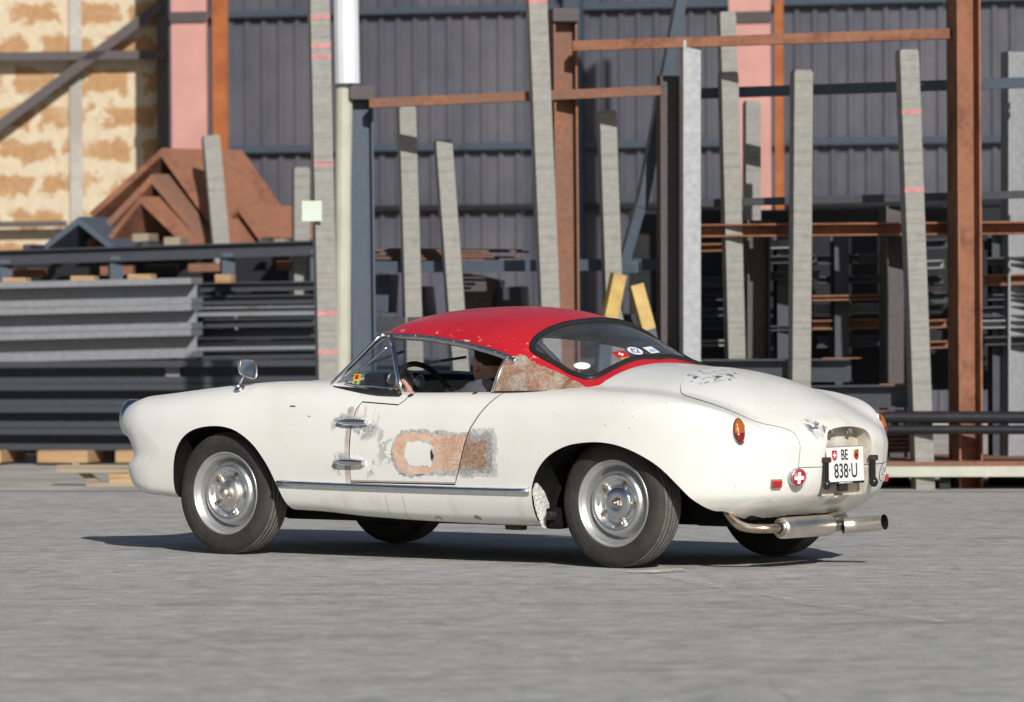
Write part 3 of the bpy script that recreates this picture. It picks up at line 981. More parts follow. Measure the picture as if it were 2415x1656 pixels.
# rack frame over the stacks
rk = empty('storage_rack', tuple(R(300, 1060, L0 + .9))[:2] + (0,), -math.atan(RS), 'dark steel storage rack whose top rail carries the rusty angles', 'rack')
bpy.context.view_layer.update()
def rk_part(name, a, b, off, poly, mat):
    off += L0
    o = prof_sweep(name, R(*a, off), R(*b, off), poly, mat)
    mw = o.matrix_world.copy(); o.parent = rk; o.matrix_parent_inverse = Matrix.Identity(4); o.matrix_local = rk.matrix_world.inverted() @ mw
    return o
rk_part('top_rail', (-120, 589), (735, 562), .75, ibeam(.115, .12), M['mill'])
rk_part('rear_rail', (-120, 592), (735, 566), 2.4, ibeam(.115, .12), M['mill'])
for vx in (12, 262, 516, 716):
    for off in (L0 + .78, L0 + 2.4):
        A, B = R(vx, 590 - vx * .03, off), R(vx, 700, off); G = Vector((A.x, A.y, 0))
        o = prof_sweep('rack_post', G, A, ibeam(.11, .10), M['bluesteel'], None, (.2, -1, 0))
        mw = o.matrix_world.copy(); o.parent = rk; o.matrix_local = rk.matrix_world.inverted() @ mw
for vx in (60, 330, 600):
    A, B = R(vx, 583 - vx * .03, L0 + .75), R(vx, 583 - vx * .03, L0 + 2.4); A.z += .07; B.z = A.z
    B.x, B.y = A.x + .33, A.y + 1.62
    o = prof_sweep('cross_bar', A, B, rect(.04, .06), M['mill']); mw = o.matrix_world.copy(); o.parent = rk; o.matrix_local = rk.matrix_world.inverted() @ mw
# darkness under the rack is full of stock: dark bars on the inner shelf
for i in range(7):
    vx = 30 + i * 100
    row_beam('stock_bar', vx, 622 - vx * .03, vx + 74, 620 - vx * .03, L0 + 1.1 + .1 * (i % 3), .06, .06, M['darksteel' if i % 2 else 'rustbrown'], ('black' if i % 2 else 'rusty brown') + ' stock bar under the rack rail, ' + ('seventh', 'sixth', 'fifth', 'fourth', 'third', 'second', 'first')[i] + ' from the tall taped post', 'bar', 'stock bars under the rack rail', 'r')

# ------------------------------------------------------------------ rusty angles heaped on the rack
ADIR = Vector((.62, .78, 0)).normalized()
def big_angle(apex, lfoot, rfoot, off, length, mat, label, thick=.035, group='rusty folded angles on the rack'):
    off += L0
    A, L, Rr = R(*apex, off), R(*lfoot, off), R(*rfoot, off)
    s = Vector((ADIR.y, -ADIR.x, 0))
    o_ = A
    def pr2(p): d = p - o_; return (d.dot(Vector((1, 0, 0))), d.z)
    a, l, r = (0, 0), pr2(L), pr2(Rr)
    def off2(p, q):
        d = Vector((q[0] - p[0], q[1] - p[1])).normalized(); return d
    dl, dr = off2(a, l), off2(a, r)
    inn = Vector((dl.x + dr.x, dl.y + dr.y)); inn.normalize(); ia = (inn.x * thick * 1.5, inn.y * thick * 1.5)
    nl = Vector((-dl.y, dl.x)); nl = nl if nl.y < 0 else -nl
    nr = Vector((-dr.y, dr.x)); nr = nr if nr.y < 0 else -nr
    poly = [a, r, (r[0] + nr.x * thick, r[1] + nr.y * thick), ia, (l[0] + nl.x * thick, l[1] + nl.y * thick), l]
    v = [(p[0], 0, p[1]) for p in poly] + [(p[0] + ADIR.x * length, ADIR.y * length, p[1]) for p in poly]
    f = [tuple(range(6)), tuple(range(11, 5, -1))] + [(i, 6 + i, 6 + (i + 1) % 6, (i + 1) % 6) for i in range(6)]
    b = MB().add(v, f); ob = b.build('rusty_angle', mat); ob.location = A
    return tag(ob, label, 'angle', group)
big_angle((368, 336), (205, 484), (520, 552), 1.6, .95, M['rust'], 'largest rusty folded angle, topmost of the heap on the rack', .045)
big_angle((345, 395), (196, 552), (478, 556), 1.5, .9, M['rustbrown'], 'brown folded angle nested right under the largest one', .05)
big_angle((318, 446), (238, 548), (430, 556), 1.35, .9, M['rust'], 'inner folded angle at the mouth of the dark heap', .035)
big_angle((540, 466), (470, 552), (606, 556), 1.9, .8, M['rust'], 'small rust orange angle lying behind the pale short post', .03)
big_angle((178, 492), (96, 560), (262, 562), 1.2, .8, M['bluesteel'], 'blue grey folded angle leaning beside the rusty heap', .04, None)
for vx, vy, off in ((330, 540, 1.3), (400, 548, 1.25), (640, 552, 1.1)):
    block(vx, vy, .13, .065, off + L0, M['oldtimber'], ('scrap of weathered timber in the mouth of the rusty heap', 'scrap of weathered timber under the rusty heap edge', 'scrap of weathered timber beside the small rust orange angle')[(330, 400, 640).index(vx)], 'timber scraps on the rack', .3)

# ------------------------------------------------------------------ notched posts
def notched(xt, yt, xb, yb, wpx, off, label, mat='post', group=None, tapes=()):
    o = post('notched_post', xt, yt, xb, yb, wpx, off, M[mat], label, group)
    L = max(v.co.x for v in o.data.vertices)
    w = wpx / VPM * (1 + off / 33.7)
    key = bpy.data.meshes.get('notch_%d' % wpx)
    A, B = R(xt, yt, off), R(xb, yb, off)
    vis = (A - B).length
    r2 = random.Random(int(xt))
    n = MB(); d = L - .05
    k = 0
    n.box((0, 0, 0), (.006, w * 1.03, w * 1.03)); mesh = None
    while d > max(0.2, L - vis - .3):
        if mesh is None:
            ob = n.build('notch_collar', M['post' if mat == 'post' else mat], o); mesh = ob.data
        else:
            ob = mobj('notch_collar', mesh, o)
        ob.location = (d, 0, 0); d -= r2.choice((.11, .14, .17, .22)); k += 1
    for vy in tapes:
        q = (o.matrix_world.inverted() @ R(xt + (xb - xt) * (vy - yt) / (yb - yt), vy, off)).x
        MB().box((q, 0, 0), (.032, w * 1.03, w * 1.03)).build('tape_band', M['redtape'], o)
    MB().box((L + .006, 0, 0), (.014, w * .9, w * .9)).build('post_cap', M['post'], o)
    return o
notched(722, -40, 742, 850, 44, -.10, 'tall pale notched post with red tape bands and a card, beside the white pipe', 'post', None, (40, 105, 130, 372, 712, 800))
notched(1217, 2, 1246, 700, 42, -.15, 'tall pale notched post right beside the short rusty column', 'post', None, (4,))
notched(922, 246, 936, 720, 38, .5, 'pale notched post standing under the rusty rail, nearer the grey column', 'post')
notched(1005, 322, 1034, 710, 37, .4, 'leaning pale notched post, the shortest under the rusty rail')
notched(1376, 256, 1392, 720, 38, .3, 'pale notched post standing by the blue and yellow prop')
notched(1566, 92, 1566, 800, 40, -.05, 'bluish bright notched post rising to the upper rusty rail', 'postlight')
notched(1652, 168, 1668, 800, 39, .3, 'pale notched post standing just in front of the pink column')
notched(1648, 32, 1660, 400, 36, 1.4, 'pale notched post rising above the upper rusty rail by the pink column')
notched(1706, 234, 1706, 420, 34, 1.2, 'thin short notched post hiding part of the pink column')
notched(1819, 164, 1814, 880, 42, -.1, 'straight pale notched post between the pink column and the taped post')
notched(2058, 118, 2092, 1030, 43, -.25, 'leaning pale notched post with two red tape bands by the big rusty column', 'post', None, (255, 432))
notched(683, 384, 683, 552, 36, L0 + 1.0, 'short pale post standing behind the tall post with the card')
notched(478, 312, 500, 552, 38, L0 + 1.4, 'pale notched post standing in the rusty heap')
c = R(708, 479, -.22)
o = MB().box((0, 0, 0), (.135, .006, .135)).build('card', M['papernote']); o.location = c; o.rotation_euler = (0, 0, -.2)
tag(o, 'pale green card tied to the tall notched post', 'card')
# pipes next to the tall post
tag(prof_sweep('white_pipe', R(788, 190, .04), R(784, -60, .04), octo(.085), M['whitepipe'], None, (0, -1, 0)), 'white plastic pipe rising beside the tall notched post', 'pipe')
o = prof_sweep('cream_pipe', to_floor(R(781, 182, .06), R(779, 520, .06)), R(781, 182, .06), octo(.058), M['creampipe'], None, (0, -1, 0))
tag(o, 'cream plastic pipe standing below the white pipe', 'pipe')
# steel columns and rails
def column(xt, yt, xb, yb, wpx, off, mat, label, kind='h', depth=.16):
    return post('steel_column', xt, yt, xb, yb, wpx, off, mat, label, None, kind, 'column', depth)
cA = column(815, 200, 822, 800, 56, .15, M['bluesteel'], 'grey steel column with a bracket head beside the cream pipe')
cB = column(1276, 28, 1282, 700, 66, .10, M['rustbrown'], 'short rusty column where the two rusty rails meet')
cC = column(1521, 172, 1522, 790, 44, .25, M['purplesteel'], 'grey brown column standing beside the bright notched post')
cD = column(2186, -60, 2192, 1030, 84, -.05, M['rust'], 'big rust orange column, the widest, at the end of the upper rail')
cE = column(2030, 468, 2030, 900, 60, .55, M['purplesteel'], 'brown short column under the rusty flat rail, by the leaning taped post')
cF = column(1716, 500, 1716, 820, 56, .7, M['purplesteel'], 'brown short column under the rusty flat rail, by the pink column')
cG = column(2306, 118, 2306, 700, 60, .9, M['lightsteel'], 'pale grey column standing beyond the big rust orange column')
for co, vx, vy, w in ((cA, 812, 212, .26), (cB, 1282, 36, .26)):
    q = co.matrix_world.inverted() @ R(vx, vy, .1)
    MB().box((q.x, 0, 0), (.09, .18, w), bevel=.008).build('bracket', M['purplesteel'], co)
row_beam('rail', 838, 234, 1500, 205, -.05, .062, .09, M['rustbrown'], 'lower rusty rail running from the bracket head to the grey brown column', 'rail', None, 'c')
row_beam('rail', 1300, 104, 2155, 76, -.12, .066, .09, M['rust'], 'upper rust orange rail running to the big rusty column', 'rail', None, 'c')
row_beam('rail', 1588, 212, 2330, 187, .45, .068, .08, M['bluesteel'], 'blue grey rail crossing behind the pink column at mid height', 'rail', None, 'c')
row_beam('rail', 1588, 461, 2330, 441, .45, .05, .08, M['mill'], 'dark thin rail crossing behind the notched posts above the rusty flat rail', 'rail', None, 'c')
row_beam('flat_rail', 1586, 524, 2340, 517, .30, .085, .22, M['rust'], 'rusty flat rail over the dark shelves', 'rail', None, 'i')
row_beam('rail', 818, 607, 1500, 600, .6, .075, .10, M['bluesteel'], 'blue grey rail low behind the notched posts, over the hardtop', 'rail', None, 'c')
rr = random.Random(4)
for i in range(9):
    row_beam('rebar', 830 + rr.uniform(0, 60), 590 - i * 3.0, 1140 + rr.uniform(-60, 70), 594 - i * 3.2, .75 + .03 * i, .016, .016, M['rustbrown' if i % 2 else 'darksteel'], 'thin dark bar in the bundle lying on the low rail', 'bar', 'bundle of thin bars on the low rail', 'o')
for i, (vx, vy, w, h) in enumerate(((865, 665, 60, 90), (960, 690, 40, 80), (1085, 680, 90, 110), (1160, 690, 70, 80))):
    A = R(vx, vy, 1.0 + .1 * i)
    o = MB().box((0, 0, 0), (w / VPM, .3, h / VPM), bevel=.01).build('steel_offcut', M[('bluesteel', 'mill', 'purplesteel', 'mill')[i]]); o.location = (A.x, A.y, A.z); o.rotation_euler = (0, RAD((4, -6, 12, -3)[i]), -.2)
    tag(o, ('blue grey', 'dark narrow', 'tilted brown', 'dark square')[i] + ' steel offcut stored behind the notched posts', 'offcut')
# shelf the offcuts and bars stand on
row_beam('shelf_beam', 800, 738, 1560, 728, .9, .10, .9, M['mill'], 'dark shelf beam under the offcuts behind the hardtop', 'beam', None, 'r')
for vx in (805, 1540):
    A = R(vx, 735, .9); o = prof_sweep('support_post', Vector((A.x, A.y, 0)), A, rect(.09, .09), M['mill'], None, (.2, -1, 0)); tag(o, 'dark post carrying the low beam by the ' + ('grey column' if vx == 805 else 'grey brown column'), 'post', 'posts of the low beam')
# the blue prop with yellow feet
pr_ = empty('prop', tuple(R(1430, 1000, .55))[:2] + (0,), -math.atan(RS), 'leaning blue grey prop splitting into two yellow legs', 'prop')
bpy.context.view_layer.update()
def pp(name, a, b, w, mat, off=.55):
    o = prof_sweep(name, R(*a, off), R(*b, off), rect(w, w * .7), M[mat], None, (.2, -1, 0)); mw = o.matrix_world.copy(); o.parent = pr_; o.matrix_local = pr_.matrix_world.inverted() @ mw
pp('upper_prop', (1455, 470), (1552, -40), .10, 'bluesteel'); pp('middle_prop', (1412, 610), (1460, 440), .095, 'bluesteel')
MB().box(pr_.matrix_world.inverted() @ R(1420, 608, .50), (.20, .16, .08), bevel=.01).build('prop_joint', M['bluesteel'], pr_)
pp('yellow_leg', (1372, 770), (1404, 622), .125, 'yellowpaint', -.05); pp('yellow_leg', (1470, 750), (1442, 648), .125, 'yellowpaint', .1)
pp('blue_shoe', (1350, 1080), (1373, 762), .12, 'bluesteel', -.05); pp('blue_shoe', (1540, 1080), (1469, 745), .12, 'bluesteel', .1)
# ------------------------------------------------------------------ right hand shelves: stacks of profile in the dark
BAYS = ('beside the bright notched post', 'beside the pink column', 'beside the straight notched post', 'beside the leaning taped post', 'beyond the big rusty column')
ORD = ('topmost', 'second', 'third', 'fourth', 'fifth', 'sixth', 'seventh', 'eighth', 'ninth')
TONE = dict(mill='dark grey', darksteel='black', bluesteel='blue grey', lightsteel='pale grey', rustbrown='rusty brown')
bay_n = [0] * 5
rr = random.Random(21)
for lev, vy in enumerate((560, 596, 634, 672, 706, 742, 778)):
    for k, (x0, x1) in enumerate(((1596, 1690), (1745, 1850), (1855, 1998), (2065, 2150), (2235, 2345))):
        if rr.random() < .12: continue
        yy = vy + rr.uniform(-7, 7); tone = rr.choice(('mill', 'mill', 'darksteel', 'bluesteel', 'lightsteel', 'rustbrown')); bay_n[k] += 1
        row_beam('profile_bar', x0 + rr.uniform(-15, 10), yy, x1 + rr.uniform(-10, 15), yy - 3, .75 + rr.uniform(0, .5), rr.uniform(.035, .075), .14, M[tone],
                 TONE[tone] + ' profile bar, ' + ORD[bay_n[k] - 1] + ' of the bay ' + BAYS[k], 'bar', 'profile bars on the shelves under the flat rail', 'i')
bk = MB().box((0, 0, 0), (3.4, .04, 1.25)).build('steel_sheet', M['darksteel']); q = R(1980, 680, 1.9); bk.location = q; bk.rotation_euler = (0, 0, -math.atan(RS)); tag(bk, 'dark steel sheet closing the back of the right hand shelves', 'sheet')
for vx, nm in ((1905, 'beside the brown short column'), (1775, 'next to the pink column'), (2262, 'beyond the big rusty column')):
    A = R(vx, 530, 1.0); o = prof_sweep('dark_post', Vector((A.x, A.y, 0)), A, ibeam(.12, .10), M['mill'], None, (.2, -1, 0)); tag(o, 'dark post standing among the profile bars ' + nm, 'post', 'posts among the profile bars')
# beams lying lower right
def rusty_end(b, side=1):
    L = max(v.co.x for v in b.data.vertices)
    h = max(v.co.z for v in b.data.vertices)
    MB().box((L - .06, 0, h + .003), (.24, .172, .006)).build('rusty_tip', M['rust'], b)
lowb = [(1420, 842, 1932, 840, .150, 'upper dark beam with a rusty tip lying behind the rear deck'), (1450, 903, 2062, 899, .150, 'second dark beam with a rusty tip lying behind the rear deck'), (1480, 960, 2040, 955, .13, 'third dark beam low behind the rear deck'), (1480, 1012, 2050, 1008, .11, 'lowest dark beam behind the tail lamp')]
for i, (x0, y0, x1, y1, h, l) in enumerate(lowb):
    b = row_beam('steel_beam', x0, y0, x1, y1, .05 + .02 * i, h, .17, M['mill'], l); rusty_end(b)
for i, vy in enumerate((947, 975)):
    row_beam('steel_pipe', 2008, vy, 2480, vy + 1, -.35, .082 if i == 0 else .060, .08, M['darksteel'], ('thick' if i == 0 else 'thin') + ' black pipe lying along the right hand trailer', 'pipe', None, 'o')
rr = random.Random(8)
for i in range(7):
    row_beam('flat_bar', 2012 + rr.uniform(-10, 8), 968 + i * 9.5, 2075 + rr.uniform(-20, 25), 966 + i * 9.5, .0, .014, .16, M['rust' if i % 2 else 'purplesteel'], ('rust orange' if i % 2 else 'grey brown') + ' flat bar, ' + ('topmost', 'second', 'third', 'fourth', 'fifth', 'sixth', 'lowest')[i] + ' in the small pile beside the tail', 'bar', 'flat bars piled beside the tail', 'r')
o = row_beam('rust_block', 2020, 1004, 2062, 1002, .12, .12, .12, M['rust'], 'bright rust block in the pile beside the tail', 'block', None, 'r')
# flat trailer the right hand stock lies on
tl = empty('flat_trailer', tuple(R(2180, 1105, -.1))[:2] + (0,), -math.atan(RS) + RAD(6), 'low flat trailer with a rusty deck and a beige side board', 'trailer')
zd = R(2180, 1058, -.4).z
MB().box((.10, .55, zd), (2.3, 1.5, .05)).build('deck', M['rustbrown'], tl)
MB().box((.10, -.215, zd - .038), (2.32, .028, .066)).build('side_board', M['creampipe'], tl)
for x in (-.75, -.1, .8):
    MB().box((x, .5, zd - .10), (.07, 1.3, .10)).build('cross_member', M['darksteel'], tl)
for x in (-.55, .95):
    for y in (.05, 1.05):
        MB().lathe([(.03, -.05), (.09, -.05), (.115, -.04), (.12, -.02), (.12, .02), (.115, .04), (.09, .05), (.03, .05)], Matrix.Translation((x, y, .12)), n=24).build('trailer_wheel', M['tyre'], tl)
MB().box((.10, .5, zd - .17), (2.1, .9, .06)).build('chassis', M['darksteel'], tl)

# dark backing added to keep the gaps behind the left stacks dark
for x0, x1, yt, off, l in ((-120, 430, 590, L0 + 1.95, 'dark backing plate added behind the pale beams'), (400, 740, 574, L0 + 1.75, 'dark backing plate added behind the short channels')):
    A, B = R(x0, yt, off), R(x1, yt - 10, off); w = (B - A).length
    o = MB().box((0, 0, 0), (w, .02, B.z - .05)).build('dark_backing', M['darksteel']); o.location = ((A.x + B.x) / 2, (A.y + B.y) / 2, B.z / 2); o.rotation_euler = (0, 0, math.atan2(B.y - A.y, B.x - A.x)); tag(o, l, 'plate')
# ================================================================== THE CAR
car = empty('coupe', (CAR_X, CAR_Y, CAR_Z), -CAR_YAW,
            'weathered cream white coupe with a red hardtop driving past the steel racks', 'car')

# --- body field, x rearward from the front axle, y away from the photographer, z up
f_wp = pchip([-1.0, -.85, -.7, -.5, -.3, 0, .4, 1.2, 2.0, 2.4, 2.8, 3.3], [.60, .655, .70, .738, .757, .772, .775, .785, .80, .808, .803, .77])
f_in = pchip([.10, .20, .25, .32, .40, .52, .62, .72, .80, .86, .95], [.16, .085, .05, .022, .008, 0, .006, .025, .055, .09, .16])
f_fen = pchip([-1.0, -.86, -.72, -.42, -.05, .34, .60, .9, 1.2, 1.7, 2.2, 2.5, 2.7, 2.8, 2.9, 2.98, 3.04, 3.10, 3.2], [.70, .745, .778, .808, .834, .855, .852, .838, .832, .838, .848, .840, .820, .800, .773, .743, .708, .66, .56])
f_fy = pchip([-.9, -.4, .2, .7, 1.2, 2.0, 2.5, 3.0, 3.2], [.51, .55, .60, .66, .70, .70, .67, .60, .55])
f_cen = pchip([-1.0, -.8, -.6, -.3, 0, .3, .6, .9, 1.2, 1.7, 2.0, 2.2, 2.32, 2.45, 2.55, 2.7, 2.85, 3.0, 3.1, 3.2, 3.27, 3.34], [.50, .62, .71, .80, .856, .893, .915, .90, .86, .86, .94, .962, .955, .944, .936, .912, .872, .814, .768, .712, .662, .58])
f_cc = pchip([-1, 0, .6, 1.2, 2.0, 2.5, 3.0, 3.2], [.25, .22, .20, .2, .30, .36, .42, .45])
f_nose = pchip([.15, .25, .30, .36, .43, .50, .55, .65, .72, .78, .85], [-.45, -.60, -.685, -.755, -.775, -.735, -.75, -.79, -.78, -.72, -.55])
f_noa = pchip([0, .3, .5, .62, .70, .76, .82], [0, 0, .01, .05, .12, .30, .6])
f_tail = pchip([.15, .27, .31, .36, .45, .55, .65, .75, .85], [2.9, 3.10, 3.17, 3.225, 3.255, 3.268, 3.275, 3.26, 3.19])
f_taa = pchip([0, .2, .3, .37, .45, .55, .65, .72, .78, .84], [0, .01, .03, .052, .092, .172, .285, .42, .66, 1.1])
f_bot = pchip([-.9, -.5, -.3, .3, .6, .9, 1.5, 1.96, 2.3, 2.8, 2.95, 3.05, 3.15, 3.3], [.30, .295, .285, .245, .237, .217, .200, .197, .22, .235, .232, .246, .275, .30])

def F_body(x, y, z):
    a = np.sqrt(y * y + 1e-6)
    side = a - (f_wp(x) - f_in(z))
    yc = f_fy(x)
    fen = f_fen(x) - np.where(a > yc, .85, 1.15) * (a - yc) ** 2
    cen = f_cen(x) - f_cc(x) * a * a
    kk = .05 + .10 * np.clip((1.0 - x) / 1.0, 0, 1)
    top = z - smax(fen, cen, kk)
    pod = -.095 * np.exp(-((a - .515) / .115) ** 2) * np.exp(-((z - .675) / .095) ** 2)
    nose = (f_nose(z) + f_noa(a) + pod) - x
    tail = x - (f_tail(z) - f_taa(a))
    r = smax(side, top, .11)
    r = smax(r, nose * .8, .07)
    r = smax(r, tail * .8, .07)
    r = smax(r, f_bot(x) - z, .05)
    return r

# --- hardtop field
f_roof = pchip([.55, .72, .80, .9, 1.1, 1.35, 1.55, 1.7, 1.85, 2.0, 2.1, 2.17, 2.25, 2.35, 2.5], [1.11, 1.158, 1.186, 1.206, 1.229, 1.237, 1.224, 1.197, 1.145, 1.072, 1.015, .972, .918, .84, .66])
f_rc = pchip([.6, .9, 1.4, 1.7, 1.85, 2.0, 2.1, 2.2, 2.3], [.30, .36, .42, .43, .46, .46, .38, .27, .21])
f_gw = pchip([.70, .80, .84, .92, 1.0, 1.08, 1.15, 1.25], [.73, .692, .678, .65, .612, .555, .495, .36])
f_gp = pchip([.4, .7, 1.0, 1.6, 1.9, 2.1, 2.3], [.07, .045, .0, .0, .01, .025, .05])

def F_roof(x, y, z):
    a = np.sqrt(y * y + 1e-6)
    top = z - (f_roof(x) - f_rc(x) * a * a)
    side = a - (f_gw(z) - f_gp(x))
    ws = (.37 + .63 * a * a + (z - .85) * 1.27) - x
    r = smax(top, side * .9, .10)
    r = smax(r, ws * .6, .03)
    return r

H_BODY = 0.0125
def rounded(pts, n=60):
    return [tuple(q) for q in smooth_line(pts, n, closed=True)]

body = net_mesh('body_shell', F_body, (-1.02, -.86, .12), (3.36, .86, 1.02), H_BODY, M['paint'])
# cabin
body = boolean(body, cutter_prism([(.66, -.50), (.70, -.585), (.80, -.63), (1.2, -.655), (1.7, -.655), (1.88, -.64), (1.88, .64), (1.7, .655), (1.2, .655), (.80, .63), (.70, .585), (.66, .50)], .30, 1.3, (0, 1, 2), M['interior']))
body = boolean(body, cutter_prism([(1.8, -.60), (1.95, -.60), (2.08, -.55), (2.11, -.40), (2.12, 0), (2.11, .40), (2.08, .55), (1.95, .60), (1.8, .60)], .72, 1.3, (0, 1, 2), M['interior']))
# wheel wells
arch_f = [(-.30, .05), (-.312, .30), (-.308, .42), (-.285, .52), (-.235, .592), (-.152, .634), (-.035, .650), (.07, .642), (.155, .613), (.24, .56), (.30, .50), (.345, .438), (.385, .36), (.42, .28), (.45, .20), (.47, .05)]
arch_r = [(1.99, .05), (1.985, .22), (1.985, .32), (1.998, .40), (2.045, .482), (2.118, .545), (2.223, .588), (2.353, .604), (2.45, .600), (2.533, .582), (2.61, .552), (2.685, .512), (2.74, .47), (2.80, .41), (2.86, .34), (2.91, .29), (2.96, .262), (3.0, .05)]
for s in (-1, 1):
    for arch in (arch_f, arch_r):
        body = boolean(body, cutter_prism(smooth_line(arch, 90), s * 1.0, s * .40, (0, 2, 1), M['underbody']))
# recess for the licence plate
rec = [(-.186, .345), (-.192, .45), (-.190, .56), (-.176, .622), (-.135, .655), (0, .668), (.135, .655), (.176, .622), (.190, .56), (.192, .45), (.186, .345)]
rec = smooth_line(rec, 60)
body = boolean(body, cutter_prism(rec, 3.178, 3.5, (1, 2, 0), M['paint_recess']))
# rear lid: everything between the fenders, down to the seam behind the plate
lid_l = [(2.49, 0), (2.50, -.12), (2.525, -.25), (2.565, -.36), (2.63, -.47), (2.70, -.525), (2.80, -.535), (2.92, -.525), (3.02, -.49), (3.10, -.435), (3.17, -.375), (3.21, -.352), (3.28, -.345), (3.45, -.345)]
lid_l = [tuple(p) for p in smooth_line(lid_l, 60)]
lid_poly = lid_l + [(x, -y) for x, y in lid_l[:0:-1]]
def inset(poly, d):
    n = len(poly); out = []
    A = sum(poly[i][0] * poly[(i + 1) % n][1] - poly[(i + 1) % n][0] * poly[i][1] for i in range(n))
    sg = 1 if A > 0 else -1
    for i in range(n):
        p, q, r = Vector(poly[i - 1]), Vector(poly[i]), Vector(poly[(i + 1) % n])
        t = (r - p).normalized()
        out.append((q.x - sg * t.y * d, q.y + sg * t.x * d))
    return out
lid = boolean(body.copy(), cutter_prism(inset(lid_poly, .0012), .4868, 1.2, (0, 1, 2), M['gap']), 'INTERSECT')
body = boolean(body, cutter_prism(inset(lid_poly, -.0012), .4832, 1.2, (0, 1, 2), M['gap']))
# driver's door
door_px = [(806, 913), (893, 921), (903, 905), (915, 893)]
door_poly = [(.905, .777), (1.02, .771), (1.140, .765), (1.165, .785), (1.185, .825), (1.19, .95), (1.76, .95), (1.745, .833), (1.70, .775), (1.655, .715), (1.615, .655), (1.59, .59), (1.57, .52), (1.548, .45), (1.522, .389), (1.2, .388), (.866, .388), (.864, .55), (.868, .66), (.885, .74)]
door = boolean(body.copy(), cutter_prism(inset(door_poly, .003), -1.0, -.62, (0, 2, 1), M['gap']), 'INTERSECT')
body = boolean(body, cutter_prism(inset(door_poly, -.003), -1.0, -.62, (0, 2, 1), M['gap']))
def repaint(me, new):
    for i, m in enumerate(me.materials):
        if m.name == M['paint'].name: me.materials[i] = new
repaint(door, M['paint_door']); repaint(lid, M['paint_lid'])
for me in (body, lid, door):
    field_normals(me, F_body)
def floor_dark(me):
    names = [m.name for m in me.materials]
    if M['underbody'].name not in names: me.materials.append(M['underbody'])
    k = [m.name for m in me.materials].index(M['underbody'].name)
    for p in me.polygons:
        if p.normal.z < -.93 and p.center.z < .32 and abs(p.center.y) < .62: p.material_index = k
floor_dark(body)
def raise_skin(me, d):
    n = len(me.vertices); P = np.empty(n * 3); me.vertices.foreach_get('co', P); P = P.reshape(-1, 3)
    on = np.abs(F_body(P[:, 0], P[:, 1], P[:, 2])) < .002
    G = grad(F_body, P); G /= np.maximum(np.linalg.norm(G, axis=1, keepdims=True), 1e-9)
    k = np.clip((P[:, 2] - .62) / .16, 0, 1) * on
    P += G * (d * k)[:, None]
    me.vertices.foreach_set('co', P.ravel()); me.update()
raise_skin(lid, .003)
mobj('body_shell', body, car)
lid_o = mobj('rear_lid', lid, car)
door_o = mobj('door', door, car)

# --- hardtop shell
roof = net_mesh('hardtop', lambda x, y, z: np.maximum(F_roof(x, y, z), .775 - z), (.15, -.80, .74), (2.56, .80, 1.29), .0125, M['roof'])
inner = net_mesh('inner', lambda x, y, z: np.maximum(F_roof(x, y, z) + .022, .755 - z), (.15, -.80, .72), (2.56, .80, 1.29), .0125, M['headliner'])
roof = boolean(roof, inner)
win = [(-.2, .5), (-.2, 1.092), (.90, 1.092), (1.142, 1.081), (1.31, 1.062), (1.49, 1.036), (1.645, 1.002), (1.688, .990), (1.658, .80), (1.64, .5)]
roof = boolean(roof, cutter_prism(win, -1, 1, (0, 2, 1), M['headliner']))
# rear window, outlined on the hardtop's surface; mirrored about the middle of the car
rw_px = [(1372, 728), (1335, 729), (1295, 734), (1255, 745), (1228, 759), (1212, 775), (1208, 788), (1214, 799), (1240, 815), (1275, 834), (1305, 850), (1328, 858), (1345, 858), (1366, 849), (1395, 833), (1425, 820), (1455, 812), (1490, 808)]
rw = [car_trace(F_roof, *p) for p in rw_px]
WN = np.array([math.sin(RAD(33)), 0, math.cos(RAD(33))]); WS = np.array([math.cos(RAD(33)), 0, -math.sin(RAD(33))])
rw2 = [(p[1], float(p @ WS)) for p in rw if p[1] < -.02]
rw2 = [(0.0, rw2[0][1] - .002)] + rw2 + [(0.0, rw2[-1][1] + .012)]
print('REARWIN', [(round(a, 3), round(b, 3)) for a, b in rw2])
rw2 = [tuple(q) for q in smooth_line(rw2, 68)]
rw_poly = rw2 + [(-a, b) for a, b in rw2[-2:0:-1]]
def rw_cutter(poly, d0, d1, mat):
    n = len(poly); v = []
    for d in (d0, d1):
        for yy, ss in poly:
            v.append(tuple(WS * ss + WN * d + np.array([0, yy, 0])))
    f = [tuple(range(n)), tuple(range(2 * n - 1, n - 1, -1))] + [(i, n + i, n + (i + 1) % n, (i + 1) % n) for i in range(n)]
    me = bpy.data.meshes.new('cutter'); me.from_pydata(v, [], f); me.materials.append(mat)
    bm = bmesh.new(); bm.from_mesh(me); bmesh.ops.recalc_face_normals(bm, faces=bm.faces[:]); bm.to_mesh(me); bm.free()
    return me
D_MID = float(np.array([2.0, 0, 1.1]) @ WN)
roof = boolean(roof, rw_cutter(rw_poly, D_MID - .45, D_MID + .4, M['headliner']))
